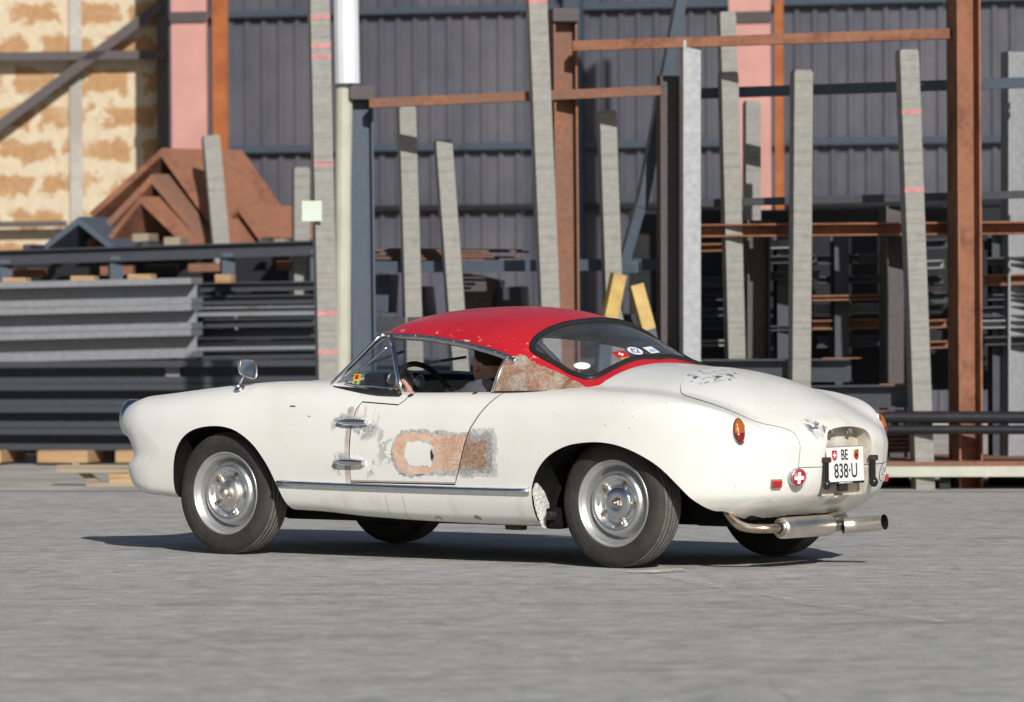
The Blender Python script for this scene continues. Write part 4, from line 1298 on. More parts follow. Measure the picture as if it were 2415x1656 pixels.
# bare metal and filler on the near rear pillar
pt_px = [(1118, 888), (1150, 811), (1166, 808), (1190, 806), (1203, 816), (1222, 827), (1250, 838), (1290, 857), (1320, 873), (1346, 888)]
pt = [car_trace(F_roof, *p) for p in pt_px]
pt_poly = [(p[0], p[2]) for p in pt]
print('PATCH', [tuple(np.round(p, 3)) for p in pt])
rr = random.Random(3)
pl = []
for i in range(len(pt_poly)):
    pl.append(pt_poly[i])
    if 2 <= i < len(pt_poly) - 1:
        for k in (1, 2, 3):
            t = k / 4
            pl.append((pt_poly[i][0] * (1 - t) + pt_poly[i + 1][0] * t, pt_poly[i][1] * (1 - t) + pt_poly[i + 1][1] * t + rr.uniform(-.004, .004)))
pl = [(pl[0][0] - .03, .72), (pl[0][0] - .03, pl[0][1])] + pl[1:] + [(pl[-1][0], .72)]
patch = boolean(roof.copy(), cutter_prism(pl, -1.0, -.2, (0, 2, 1), M['bare']), 'INTERSECT')
roof = boolean(roof, cutter_prism(pl, -1.0, -.2, (0, 2, 1), M['roof']))
for me in (roof, patch): field_normals(me, F_roof)
for p in patch.polygons:
    if patch.materials[p.material_index].name == M['roof'].name: p.material_index = [m.name for m in patch.materials].index(M['bare'].name) if M['bare'].name in [m.name for m in patch.materials] else 0
if M['bare'].name not in [m.name for m in patch.materials]: patch.materials[0] = M['bare']
roof_o = mobj('hardtop', roof, car)
tag(mobj('pillar_patch', patch, car), 'bare rusty metal patch on the rear pillar')
def on_field(F, p, off=0.0, it=6):
    p = np.array(p, float)[None]
    for _ in range(it):
        g = grad(F, p); f = F(p[:, 0], p[:, 1], p[:, 2])
        p = p - g * ((f - off) / (g * g).sum(1))[:, None]
    return p[0]
def slide(F, p, d, t0=-.5, t1=.5, off=0.0):
    """drop a point along d onto the field"""
    return trace(lambda x, y, z: F(x, y, z) - off, np.array(p, float) + np.array(d) * -t1, np.array(d, float), 0, t1 - t0, 500)
def nrm(F, p):
    g = grad(F, np.array(p, float)[None])[0]; return g / np.linalg.norm(g)
rim3 = [slide(F_roof, WS * ss + WN * D_MID + np.array([0, yy, 0]), -WN) for yy, ss in rw_poly]
MB().tube(rim3, .0155, 8, closed=True, squash=(1, 1)).build('window_seal', M['rubber'], car)
# glass sheet just under the opening
def glass_patch(F, poly, d, base, name, mat, parent, off=-.004, n=26):
    """triangulated fan of a curved pane inside an outline (2-D params -> base(y,s))"""
    c = np.mean(np.array(poly), 0); m = len(poly)
    v, f = [slide(F, base(*c), d, off=off)], []
    rings = 9
    for r in range(1, rings + 1):
        for q in poly:
            s = c + (np.array(q) - c) * (r / rings)
            v.append(slide(F, base(*s), d, off=off))
    for k in range(m): f.append((0, 1 + k, 1 + (k + 1) % m))
    for r in range(rings - 1):
        for k in range(m):
            a, b = 1 + r * m + k, 1 + r * m + (k + 1) % m
            f.append((a, a + m, b + m, b))
    b_ = MB(); b_.add(v, f, True)
    return b_.build(name, mat, parent)
rw_small = rw_poly[::2]
rear_glass = glass_patch(F_roof, rw_small, -WN, lambda yy, ss: WS * ss + WN * D_MID + np.array([0, yy, 0]), 'rear_window', M['glass_tint'], car)
# --- helpers in the car's frame
def frame(n, up=(0, 0, 1)):
    """columns: side, normal, up  (local y = outward normal)"""
    n = Vector(n).normalized(); u = Vector(up)
    s = n.cross(u).normalized(); u = s.cross(n).normalized()
    return Matrix((s, n, u)).transposed()
def place(o, pos, M3):
    o.matrix_local = Matrix.Translation(Vector(pos)) @ M3.to_4x4()
    return o
def text_mesh(txt, size, mat, sx=1.0, depth=.0008, bold=0.0):
    cu = bpy.data.curves.new('txt', 'FONT'); cu.body = txt; cu.size = size
    cu.align_x = 'CENTER'; cu.align_y = 'CENTER'; cu.extrude = depth; cu.offset = bold
    o = bpy.data.objects.new('txt', cu); COL.objects.link(o)
    dg = bpy.context.evaluated_depsgraph_get(); dg.update()
    me = bpy.data.meshes.new_from_object(o.evaluated_get(dg))
    bpy.data.objects.remove(o)
    me.materials.clear(); me.materials.append(mat)
    # font lies in xy, z = thickness -> local x side, z up, y outward
    me.transform(Matrix(((sx, 0, 0, 0), (0, 0, 1, 0), (0, 1, 0, 0), (0, 0, 0, 1))))
    return me
def flip_text(me):
    me.transform(Matrix.Scale(-1, 4, (1, 0, 0))); me.flip_normals(); return me
def flat_poly(pts, mat, depth=.0012, y0=0.0):
    b = MB(); b.prism([(p[0], p[1]) for p in pts], y0, y0 + depth, (0, 2, 1)); return b

# --- windscreen
def ws_x(a, z): return .37 + .63 * a * a + (z - .85) * 1.27
def ws_pt(t, s, off=0.0):
    a = t * (.625 + (.545 - .625) * s)
    zb = .842 + .065 * (1 - t * t)
    zt = 1.096 + .012 * (1 - t * t)
    z = zb + (zt - zb) * s
    return (ws_x(a, z) + off, a, z)
nu, nv = 25, 7
wv = [ws_pt(-1 + 2 * i / (nu - 1), j / (nv - 1), .012) for j in range(nv) for i in range(nu)]
wf = [(j * nu + i, j * nu + i + 1, (j + 1) * nu + i + 1, (j + 1) * nu + i) for j in range(nv - 1) for i in range(nu - 1)]
MB().add(wv, wf, True).build('windscreen', M['glass'], car)
MB().tube([ws_pt(-1 + 2 * i / 30, 0, .0) for i in range(31)], .014, 8).build('windscreen_base_trim', M['chrome'], car)
MB().tube([ws_pt(-1 + 2 * i / 30, 1.0, .01) for i in range(31)], .016, 8).build('windscreen_header', M['alu'], car)
for s in (-1, 1):
    p0, p1 = Vector(ws_pt(s, -.02)), Vector(ws_pt(s, 1.0))
    MB().tube([p0 + (p1 - p0) * k / 6 for k in range(7)], .0155, 10, squash=(1, .8)).build('windscreen_pillar', M['chrome'], car)
# --- quarter light on each side
def roof_pt(vx, vy, off=0.0):
    p = car_trace(F_roof, vx, vy)
    return p + nrm(F_roof, p) * off
q_top, q_front, q_back = (888, 772), (768, 876), (909, 889)
vent_outline = [(785, 868), (830, 831), (868, 797), (878, 789), (885, 790), (890, 800), (896, 835), (901, 868), (902, 880), (850, 877)]
post = [roof_pt(888, 766), roof_pt(893, 795), roof_pt(899, 830), roof_pt(905, 862), roof_pt(911, 893)]
vo = [roof_pt(*p) for p in vent_outline]
gasket = [roof_pt(747, 879, .006), roof_pt(760, 884, .010), roof_pt(800, 888, .012), roof_pt(860, 892, .012), roof_pt(912, 895, .012)]
print('VENT', [tuple(np.round(p, 3)) for p in post], [tuple(np.round(p, 3)) for p in gasket])
for s in (1, -1):
    mir = lambda P: [(p[0], p[1] * s, p[2]) for p in P]
    fr = MB().tube(mir(post), .0125, 8, squash=(1, 1.5)).build('quarter_light_post', M['chrome'], car)
    MB().tube(smooth_line(mir(vo), 60, True), .0055, 6, closed=True).build('quarter_light_frame', M['chrome'], fr)
    c = np.mean(np.array(mir(vo)), 0); rim = smooth_line(mir(vo), 60, True)
    MB().add([c] + rim, [(0, 1 + k, 1 + (k + 1) % len(rim)) for k in range(len(rim))], True).build('quarter_light_pane', M['glass'], fr)
    MB().tube(smooth_line(mir(gasket), 24), .0145, 8, squash=(1, 1.1)).build('quarter_light_gasket', M['rubber'], car)
# vignette sticker on the quarter light
st = roof_pt(810, 862, .002); n = nrm(F_roof, st)
stick = MB().box((0, 0, 0), (.052, .001, .058)).build('window_sticker', M['yellow'], car)
place(stick, st, frame(n))
for (dx, dz, w, h, mm) in ((.002, .012, .024, .024, 'red'), (0, -.014, .022, .018, 'green'), (0, -.004, .02, .008, 'white')):
    place(MB().box((0, 0, 0), (w, .0012, h)).build('sticker_print', M[mm], stick), (dx, .0009, dz), Matrix.Identity(3))

# --- drip rail over the side window with its screws
rail_px = [(881, 765), (905, 766), (935, 767), (965, 769), (1000, 774), (1040, 781), (1080, 790), (1120, 801), (1150, 812), (1170, 823)]
rail = [roof_pt(*p) for p in rail_px]
for s in (1, -1):
    rl = smooth_line([(p[0], p[1] * s, p[2]) for p in rail], 45)
    ro = MB().tube([Vector(p) + Vector(nrm(F_roof, p)) * .004 for p in rl], .0125, 8, squash=(.75, 1.25)).build('drip_rail', M['alu'], car)
    if s == 1:
        for k in (6, 12, 18, 24, 30, 36, 41):
            q = Vector(rl[k]); n = Vector(nrm(F_roof, q))
            place(MB().lathe([(0, .004), (.003, .0035), (.0045, .001), (.0045, 0)], n=10).build('screw', M['chrome'], ro), q + n * .0125, frame(n))
# rubber edge of the pillar behind the side window
MB().tube([roof_pt(1149, 809, .002), roof_pt(1134, 848, .002), roof_pt(1120, 890, .002)], .008, 8).build('pillar_edge_trim', M['alu'], car)
MB().tube(smooth_line([car_trace(F_roof, *p) for p in [(1120, 889.5), (1200, 889), (1280, 888), (1343, 888)]], 16), .005, 6).build('hardtop_base_seal', M['rubber'], car)

# --- stickers on the rear window
def window_sticker(name, vx, vy, w, h, mat, round_=False, roll=0.0):
    p = car_trace(F_roof, vx, vy); n = nrm(F_roof, p); p = p + n * .001
    if round_:
        v = [(w / 2 * math.cos(2 * math.pi * k / 28), h / 2 * math.sin(2 * math.pi * k / 28)) for k in range(28)]
    else:
        v = [(-w / 2, -h / 2), (w / 2, -h / 2), (w / 2, h / 2), (-w / 2, h / 2)]
    o = flat_poly(v, None, .0012).build(name, mat, car)
    return place(o, p, frame(n) @ Matrix.Rotation(roll, 3, 'Y'))
s1 = window_sticker('round_sticker', 1321, 831, .080, .066, M['white'], True)
s2 = window_sticker('flag_sticker', 1409, 805, .078, .056, M['red'], roll=.12)
for (w, h) in ((.030, .009), (.009, .030)):
    place(MB().box((0, .0016, 0), (w, .001, h)).build('cross_bar', M['white'], s2), (0, .0003 * (w > h), 0), Matrix.Identity(3))
s3 = window_sticker('club_sticker', 1441, 797, .094, .070, M['white'], True, roll=.10)
for k in range(9):
    a = k * .7
    place(MB().box((0, .0017, 0), (.020, .001, .007)).build('print_fleck', M['blue'], s3), (.024 * math.cos(a) * (1 - .3 * (k % 2)), 0, .017 * math.sin(a)), Matrix.Rotation(a + 1, 3, 'Y'))
s4 = window_sticker('paper_sticker', 1478, 795, .084, .056, M['white'], roll=.10)
place(MB().box((0, .0017, -.008), (.058, .001, .022)).build('print_panel', M['paleblue'], s4), (0, 0, 0), Matrix.Identity(3))
p = car_trace(F_roof, 1420, 815); n = nrm(F_roof, p)
pt_o = mobj('ptt_lettering', flip_text(text_mesh('PTT', .030, M['yellow'], 1.1)), car)
place(pt_o, p + n * .003, frame(n) @ Matrix.Rotation(.10, 3, 'Y'))

# --- chrome hinges on the door's front edge
def hinge(vx0, vy0, vx1, vy1):
    a, b = car_trace(F_body, vx0, vy0), car_trace(F_body, vx1, vy1)
    L = float(np.linalg.norm(b - a)); c = (a + b) / 2; n = nrm(F_body, c)
    k = [(-.5, .35), (-.42, .75), (-.2, 1.0), (.15, .95), (.42, .78), (.5, .72)]
    bm_ = MB(); v, f = [], []
    H, D = .0185, .036
    ring = [(-1, 0), (-1, .45), (-.75, .8), (-.3, 1), (.3, 1), (.75, .8), (1, .45), (1, 0)]
    for t, w in k:
        for rz, rd in ring: v.append((t * L, D * rd * (.55 + .45 * w), H * rz * w))
    m_ = len(ring)
    for i in range(len(k) - 1):
        for j in range(m_): f.append((i * m_ + j, i * m_ + (j + 1) % m_, (i + 1) * m_ + (j + 1) % m_, (i + 1) * m_ + j))
    f.append(tuple(range(m_))); f.append(tuple((len(k) - 1) * m_ + j for j in range(m_)))
    bm_.add(v, f, True)
    o = bm_.build('hinge', M['chrome'], door_o, sharp=35)
    d = Vector(b - a).normalized(); n = Vector(n); n = (n - d * n.dot(d)).normalized(); u = d.cross(n)
    if u.z < 0: u = -u
    R = Matrix((d, n, u)).transposed()
    return place(o, Vector(c) - n * .002, R)
hinge(771, 958, 835, 960); hinge(763, 1047, 829, 1050)
# lock and pull holes at the window sill
for vx, vy, w in ((932, 898, .014), (1078, 893, .012)):
    p = car_trace(F_body, vx, vy); n = nrm(F_body, p)
    b = MB().lathe([(0, .002), (w * .55, .002), (w, .003), (w * 1.1, .0)], n=16).build('lock_plate', M['blackrust'], door_o)
    place(b, p, frame(n))

# --- side trim strip
tr_px = [(630 + (1201 - 630) * k / 16, 1096.5 + (1115.5 - 1096.5) * k / 16 + 1.5 * math.sin(math.pi * k / 16)) for k in range(17)]
tr = [car_trace(F_body, *p) for p in tr_px]
for s in (1, -1):
    MB().tube([(p[0], p[1] * s, p[2]) for p in tr], .0155, 10, squash=(1.1, 1.0)).build('trim_strip', M['chrome'], car)

# --- tail lamps, reflectors, headlamps
def tail_lamp(s):
    p = np.array([3.0, -.60, .66]); p = car_trace(F_body, 1679, 978)
    n = Vector(nrm(F_body, p)); n = (n * .75 + Vector((.65, 0, .08))).normalized()
    if s < 0: p = np.array([p[0], -p[1], p[2]]); n = Vector((n.x, -n.y, n.z))
    W_, H_ = .031, .056
    def rad(th):
        c, q = math.cos(th), math.sin(th)
        return 1 / (abs(c) ** 1.75 + abs(q) ** 1.75) ** (1 / 1.75) * (1.0 if q > -.2 else 1.04)
    def dome(lo, hi, name, mat, par):
        N_, R_ = 40, 6; v, f = [], []
        for r in range(R_ + 1):
            for k in range(N_):
                th = 2 * math.pi * k / N_; rr_ = rad(th) * r / R_
                x_, z_ = W_ * rr_ * math.cos(th), H_ * rr_ * math.sin(th)
                z_ = min(max(z_, lo), hi)
                q_ = min(1, (x_ / W_) ** 2 + (z_ / H_) ** 2)
                v.append((x_, .017 * (1 - q_) ** .6 + .002, z_))
        for r in range(R_):
            for k in range(N_): f.append((r * N_ + k, r * N_ + (k + 1) % N_, (r + 1) * N_ + (k + 1) % N_, (r + 1) * N_ + k))
        return MB().add(v, f, True).build(name, mat, par)
    rim = [(W_ * 1.04 * rad(2 * math.pi * k / 40) * math.cos(2 * math.pi * k / 40), 0.002, H_ * 1.04 * rad(2 * math.pi * k / 40) * math.sin(2 * math.pi * k / 40)) for k in range(40)]
    root = MB().tube(rim, .0035, 6, closed=True, up=(0, 1, 0)).build('tail_lamp', M['blackrust'], car)
    b = MB(); b.prism([(q[0], q[2]) for q in rim], -.06, .003, (0, 2, 1)); b.build('lamp_housing', M['paint_lid'], root)
    dome(-.012, 1, 'amber_lens', M['amber'], root); dome(-1, -.012, 'red_lens', M['redlens'], root)
    place(root, Vector(p) - n * .004, frame(n))
tail_lamp(1); tail_lamp(-1)
pR = car_trace(F_body, 1761, 1097)
for s in (1, -1):
    p = np.array([pR[0], pR[1] * s, pR[2]]); n = nrm(F_body, p)
    o = MB().box((0, .010, 0), (.050, .022, .036), bevel=.007).build('reflector', M['redrefl'], car)
    place(o, p, frame(n))
    place(MB().box((0, 0, 0), (.056, .012, .042), bevel=.004).build('reflector_base', M['alu'], o), (0, .001, 0), Matrix.Identity(3))
for s in (1, -1):
    c = np.array([-.90, -.515 * s, .675])
    q = trace(F_body, np.array([-1.2, -.515 * s, .675]), np.array([1., 0, 0]), 0, .8)
    R_ = frame((-1, -.18 * s, .05))
    ring = MB().lathe([(.094, -.045), (.098, -.02), (.097, .0), (.090, .012), (.080, .014), (.078, .004)], n=40).build('headlamp_ring', M['chrome'], car)
    place(ring, q + np.array([.072, -.010 * s, 0]), R_)
    MB().lathe([(.0, .030), (.03, .028), (.06, .018), (.079, .004), (.079, -.01)], n=40).build('headlamp_lens', M['glass'], ring)
    MB().lathe([(0, -.05), (.05, -.03), (.078, .0)], n=40).build('headlamp_bowl', M['alu'], ring)

# --- round badge and country oval on the tail
p = car_trace(F_body, 1805, 1083); n = nrm(F_body, p); n = Vector((n[0], n[1], n[2])) * .6 + Vector((.5, -.15, 0)); n.normalize()
bd = MB().lathe([(.0, .016), (.036, .016), (.038, .019), (.0425, .017), (.044, .010), (.044, -.01)], n=40).build('badge', M['alu'], car)
place(bd, Vector(p) + n * .012, frame(n))
MB().lathe([(0, .018), (.0355, .018), (.0355, .012)], n=40).build('badge_field', M['red'], bd)
cr = MB()
a_, b_ = .0085, .027
cr.prism([(-a_, -b_), (a_, -b_), (a_, -a_), (b_, -a_), (b_, a_), (a_, a_), (a_, b_), (-a_, b_), (-a_, a_), (-b_, a_), (-b_, -a_), (-a_, -a_)], .017, .0195, (0, 2, 1))
cr.build('badge_cross', M['white'], bd)
p = trace(F_body, np.array([3.6, .375, .445]), np.array([-1., 0, 0]), 0, 1); n = nrm(F_body, p)
ov = [(.062 * math.cos(2 * math.pi * k / 36), .044 * math.sin(2 * math.pi * k / 36)) for k in range(36)]
# curved onto the tail: project a grid
def decal(F, base, R3, pts, name, mat, off, parent=None):
    """a flat outline wrapped onto a field's surface, fan of rings"""
    v = []; m_ = len(pts); rings = 4
    c = np.mean(np.array(pts), 0)
    def put(q): 
        w = np.array(base) + np.array(R3 @ Vector((q[0], 0, q[1])))
        return on_field(F, w, off)
    v.append(put(c))
    for r in range(1, rings + 1):
        for q in pts: v.append(put(c + (np.array(q) - c) * r / rings))
    f = [(0, 1 + k, 1 + (k + 1) % m_) for k in range(m_)]
    for r in range(rings - 1):
        for k in range(m_):
            a, b = 1 + r * m_ + k, 1 + r * m_ + (k + 1) % m_
            f.append((a, a + m_, b + m_, b))
    return MB().add(v, f, True).build(name, mat, parent or car)
R3 = frame(n)
oval_b = decal(F_body, p, R3, [(q[0] * 1.06, q[1] * 1.08) for q in ov], 'country_oval', M['ink'], .0012)
decal(F_body, p, R3, ov, 'oval_field', M['white'], .0022, oval_b)
for dx, t in ((.024, 'C'), (-.024, 'H')):
    lm = text_mesh(t, .052, M['ink'], .8); flip_text(lm)
    for vv in lm.vertices:
        w = np.array(p) + np.array(R3 @ Vector((vv.co.x + dx, 0, vv.co.z)))
        vv.co = on_field(F_body, w, .0032)
    mobj('oval_letter', lm, oval_b)

# --- licence plate
PL = Vector((3.242, -.008, .488))
pr = Matrix.Rotation(RAD(-3), 3, 'Y') @ frame((1, 0, 0))
plate = MB().box((0, -.004, 0), (.312, .010, .176), bevel=.004).build('plate_holder', M['black'], car)
place(plate, PL, pr)
I3 = Matrix.Identity(3)
pl_o = MB().box((0, .0025, .004), (.302, .004, .162), bevel=.0015).build('licence_plate', M['white'], plate)
def letters(t, size, x, z, sx):
    me = flip_text(text_mesh(t, size, M['ink'], sx, .0006, .0006))
    o = mobj('plate_lettering', me, pl_o); place(o, (x, .0053, z), I3)
letters('BE', .070, .006, .046, .78)
letters('838·U', .096, .0, -.030, .82)
def shield(cx, cz, w, h):
    return [(cx - w / 2, cz + h / 2), (cx - w / 2, cz - h * .1), (cx - w * .36, cz - h * .33), (cx, cz - h / 2), (cx + w * .36, cz - h * .33), (cx + w / 2, cz - h * .1), (cx + w / 2, cz + h / 2)]
# local x runs to the photograph's left (frame of +x normal), so the federal shield is at +x
sgn = 1 if (pr @ Vector((1, 0, 0))).y < 0 else -1
def plate_bit(pts, mat, y0, name='plate_crest'):
    flat_poly([(p[0] * sgn, p[1]) for p in pts], None, .0008, y0).build(name, mat, pl_o)
plate_bit(shield(.088, .045, .040, .050), M['red'], .0047)
c_ = (.088, .048); a_, b_ = .004, .013
plate_bit([(c_[0] + u, c_[1] + w) for u, w in [(-a_, -b_), (a_, -b_), (a_, -a_), (b_, -a_), (b_, a_), (a_, a_), (a_, b_), (-a_, b_), (-a_, a_), (-b_, a_), (-b_, -a_), (-a_, -a_)]], M['white'], .0057)
plate_bit(shield(-.092, .045, .040, .050), M['red'], .0047)
plate_bit([(-.072, .058), (-.072, .070), (-.083, .070), (-.112, .040), (-.110, .030), (-.104, .025)], M['yellow'], .0057)
bear = [(-.078, .060), (-.080, .066), (-.085, .064), (-.088, .059), (-.094, .055), (-.101, .046), (-.107, .040), (-.105, .035), (-.101, .038), (-.102, .030), (-.098, .030), (-.096, .038), (-.090, .042), (-.090, .035), (-.086, .035), (-.085, .045), (-.081, .050), (-.083, .056)]
plate_bit(bear, M['ink'], .0067)
wm = flip_text(text_mesh('youngtimervision.ch', .0135, M['white'], 1.0, .0004))
place(mobj('holder_lettering', wm, plate), (0, .0016, -.0815), I3)
MB().box((0, -.02, -.105), (.06, .03, .035), bevel=.008).build('latch', M['dirtmetal'], plate)
MB().box((0, -.024, 0), (.10, .04, .06)).build('plate_bracket', M['blackrust'], plate)
# rubber hold-downs either side of the plate
for s in (1, -1):
    q = trace(F_body, np.array([3.6, .197 * s, .465]), np.array([-1., 0, 0]), 0, 1)
    b = MB().box((0, .012, 0), (.026, .024, .100), bevel=.006)
    st_o = b.build('hold_down', M['black'], car)
    place(st_o, (q[0] + .002, .193 * s, .465), frame((1, .12 * s, 0)))
    MB().box((0, .016, .052), (.040, .036, .026), bevel=.007).build('upper_knob', M['blackrust'], st_o)
    MB().lathe([(0, .022), (.012, .02), (.020, .008), (.022, -.006), (.012, -.022), (0, -.024)], Matrix.Translation((0, .018, -.062)) @ Matrix.Rotation(math.pi / 2, 4, 'X'), n=14).build('lower_knob', M['black'], st_o)
# lamps in the roof of the recess
for s in (1, -1):
    MB().lathe([(0, -.012), (.012, -.010), (.016, 0), (.016, .012)], Matrix.Translation((3.212, .075 * s, .645)) @ Matrix.Rotation(math.pi / 2, 4, 'X'), n=14).build('plate_lamp', M['chrome'], car)

# --- wing mirror on the front fender
p = car_trace(F_body, 543, 884); n = Vector(nrm(F_body, p))
mir_o = MB().lathe([(.030, -.004), (.029, .006), (.020, .013), (.009, .024), (.008, .03)], n=24).build('wing_mirror', M['chrome'], car)
mir_M = Matrix.Translation(Vector(p)) @ frame(n, (1, 0, 0)).to_4x4()
mir_o.matrix_local = mir_M
Mi = mir_M.inverted()
stem0 = Vector(p) + Vector((0, 0, .02)); head = Vector(on_car_plane(562, 838, 1, float(p[1])))
stem1 = head + Vector((-.03, 0, -.035))
MB().tube([Mi @ stem0, Mi @ (stem0 * .5 + stem1 * .5 + Vector((-.003, 0, 0))), Mi @ stem1], [.010, .007, .008], 10).build('mirror_stem', M['chrome'], mir_o)
fr_ = frame((.93, -.33, .12))
out = [(-.042, -.040), (-.020, -.048), (.030, -.030), (.046, -.006), (.044, .030), (.030, .046), (-.020, .044), (-.040, .034), (-.048, .0)]
out = [tuple(q) for q in smooth_line(out, 36, True)]
v = []; f = []
lay = [(1.0, .008), (1.03, 0), (.98, -.016), (.80, -.030), (.45, -.038)]
for sc, yy in lay:
    for q in out: v.append((q[0] * sc, yy, q[1] * sc))
k_ = len(out)
for i in range(len(lay) - 1):
    for j in range(k_): f.append((i * k_ + j, i * k_ + (j + 1) % k_, (i + 1) * k_ + (j + 1) % k_, (i + 1) * k_ + j))
f.append(tuple((len(lay) - 1) * k_ + j for j in range(k_)))
hd = MB().add(v, f, True).build('mirror_head', M['chrome'], mir_o)
hd.matrix_local = Mi @ (Matrix.Translation(head) @ fr_.to_4x4())
MB().add([(q[0] * .95, .006, q[1] * .95) for q in out], [tuple(range(k_))]).build('mirror_glass', M['chrome'], hd)
MB().tube([(q[0] * .99, .008, q[1] * .99) for q in out], .003, 6, closed=True, up=(0, 1, 0)).build('mirror_bezel', M['pipe'], hd)

# --- ragged fibreglass edge in front of the rear wheel
rr = random.Random(5)
nu_, nv_ = 22, 52; v, f = [], []
for j in range(nv_):
    t = j / (nv_ - 1); z = .19 + .235 * t
    wdt = .10 * math.sin(math.pi * min(1, max(0, .08 + t * .95))) ** .6 + .012
    ye = -(f_wp(np.array([1.985]))[0] - f_in(np.array([z]))[0]) + .006
    for i in range(nu_):
        u = i / (nu_ - 1)
        v.append((1.990 + .010 * math.sin(math.pi * u) + rr.uniform(-.0018, .0022), ye + wdt * u + rr.uniform(-.001, .001), z + rr.uniform(-.0015, .0015)))
for j in range(nv_ - 1):
    for i in range(nu_ - 1):
        a = j * nu_ + i; f.append((a, a + 1, a + nu_ + 1, a + nu_))
MB().add(v, f, False).build('torn_fibreglass_edge', M['fiberglass'], car)

# --- exhaust
EX, EY = .085, -.120
def exs(P): return [(p[0] + EX, p[1] + EY, p[2]) for p in P]
ex = MB().tube(smooth_line([(2.90, -.50, .31), (2.94, -.515, .265), (2.99, -.515, .225)] + exs([(2.955, -.375, .207), (3.02, -.33, .204), (3.045, -.26, .204)]), 30), .0215, 14).build('exhaust', M['pipe'], car)
MB().lathe([(.0, -.205), (.036, -.202), (.048, -.192), (.0500, -.18), (.0500, .18), (.048, .192), (.036, .202), (0, .205)], Matrix.Translation((3.045 + EX, -.055 + EY, .203)), n=36).build('muffler', M['steel_bright'], ex)
MB().tube(smooth_line(exs([(3.045, .13, .203), (3.045, .21, .203), (3.065, .27, .203), (3.09, .30, .203)]), 18), .032, 16).build('end_pipe', M['pipe'], ex)
MB().tube(smooth_line(exs([(3.03, .15, .225), (3.035, .23, .236), (3.01, .30, .232), (2.94, .34, .225)]), 18), .028, 14).build('crossover_pipe', M['pipe'], ex)
tp = smooth_line(exs([(3.06, .235, .196), (3.10, .275, .200), (3.16, .295, .206), (3.25, .305, .216)]), 20)
MB().tube(tp, .037, 20, caps=False).build('tail_pipe', M['steel_bright'], ex)
MB().tube(tp[2:], .0345, 20, caps=False).build('tail_pipe_bore', M['underbody'], ex)
for yy in (-.255, .148):
    MB().lathe([(.026, -.012), (.040, -.008), (.040, .008), (.026, .012)], Matrix.Translation((3.045 + EX, yy + EY, .203)), n=24).build('pipe_clamp', M['pipe'], ex)

# --- what hangs under the car
MB().box((2.78, 0, .30), (.42, .72, .20), bevel=.05).build('engine_block', M['underbody'], car)
MB().box((2.86, 0, .215), (.26, .42, .09), bevel=.03).build('oil_sump', M['dirtmetal'], car)
MB().tube([(2.4, -.55, .315), (2.4, 0, .30), (2.4, .55, .315)], .045, 12).build('rear_axle', M['underbody'], car)
MB().box((2.35, 0, .29), (.35, .24, .2), bevel=.06).build('transaxle', M['underbody'], car)
MB().tube([(0, -.55, .30), (0, .55, .30)], .035, 12).build('front_axle', M['underbody'], car)
MB().tube([(-.06, -.5, .22), (-.06, .5, .22)], .03, 12).build('lower_axle_tube', M['underbody'], car)
MB().box((1.0, 0, .215), (1.6, 1.0, .06), bevel=.02).build('floor_pan', M['underbody'], car)
MB().box((1.765, -.62, .195), (.10, .05, .045), bevel=.008).build('jacking_point', M['blackrust'], car)
MB().box((2.03, -.64, .235), (.09, .10, .10), bevel=.02).build('torsion_housing', M['underbody'], car)
MB().lathe([(0, .02), (.018, .02), (.022, .012), (.022, -.02)], Matrix.Translation((2.045, -.71, .25)) @ Matrix.Rotation(math.pi, 4, 'Z'), n=6, smooth=False).build('bolt', M['dirtmetal'], car)
MB().box((2.98, -.28, .265), (.05, .30, .05), bevel=.015).build('rear_bracket', M['underbody'], car)
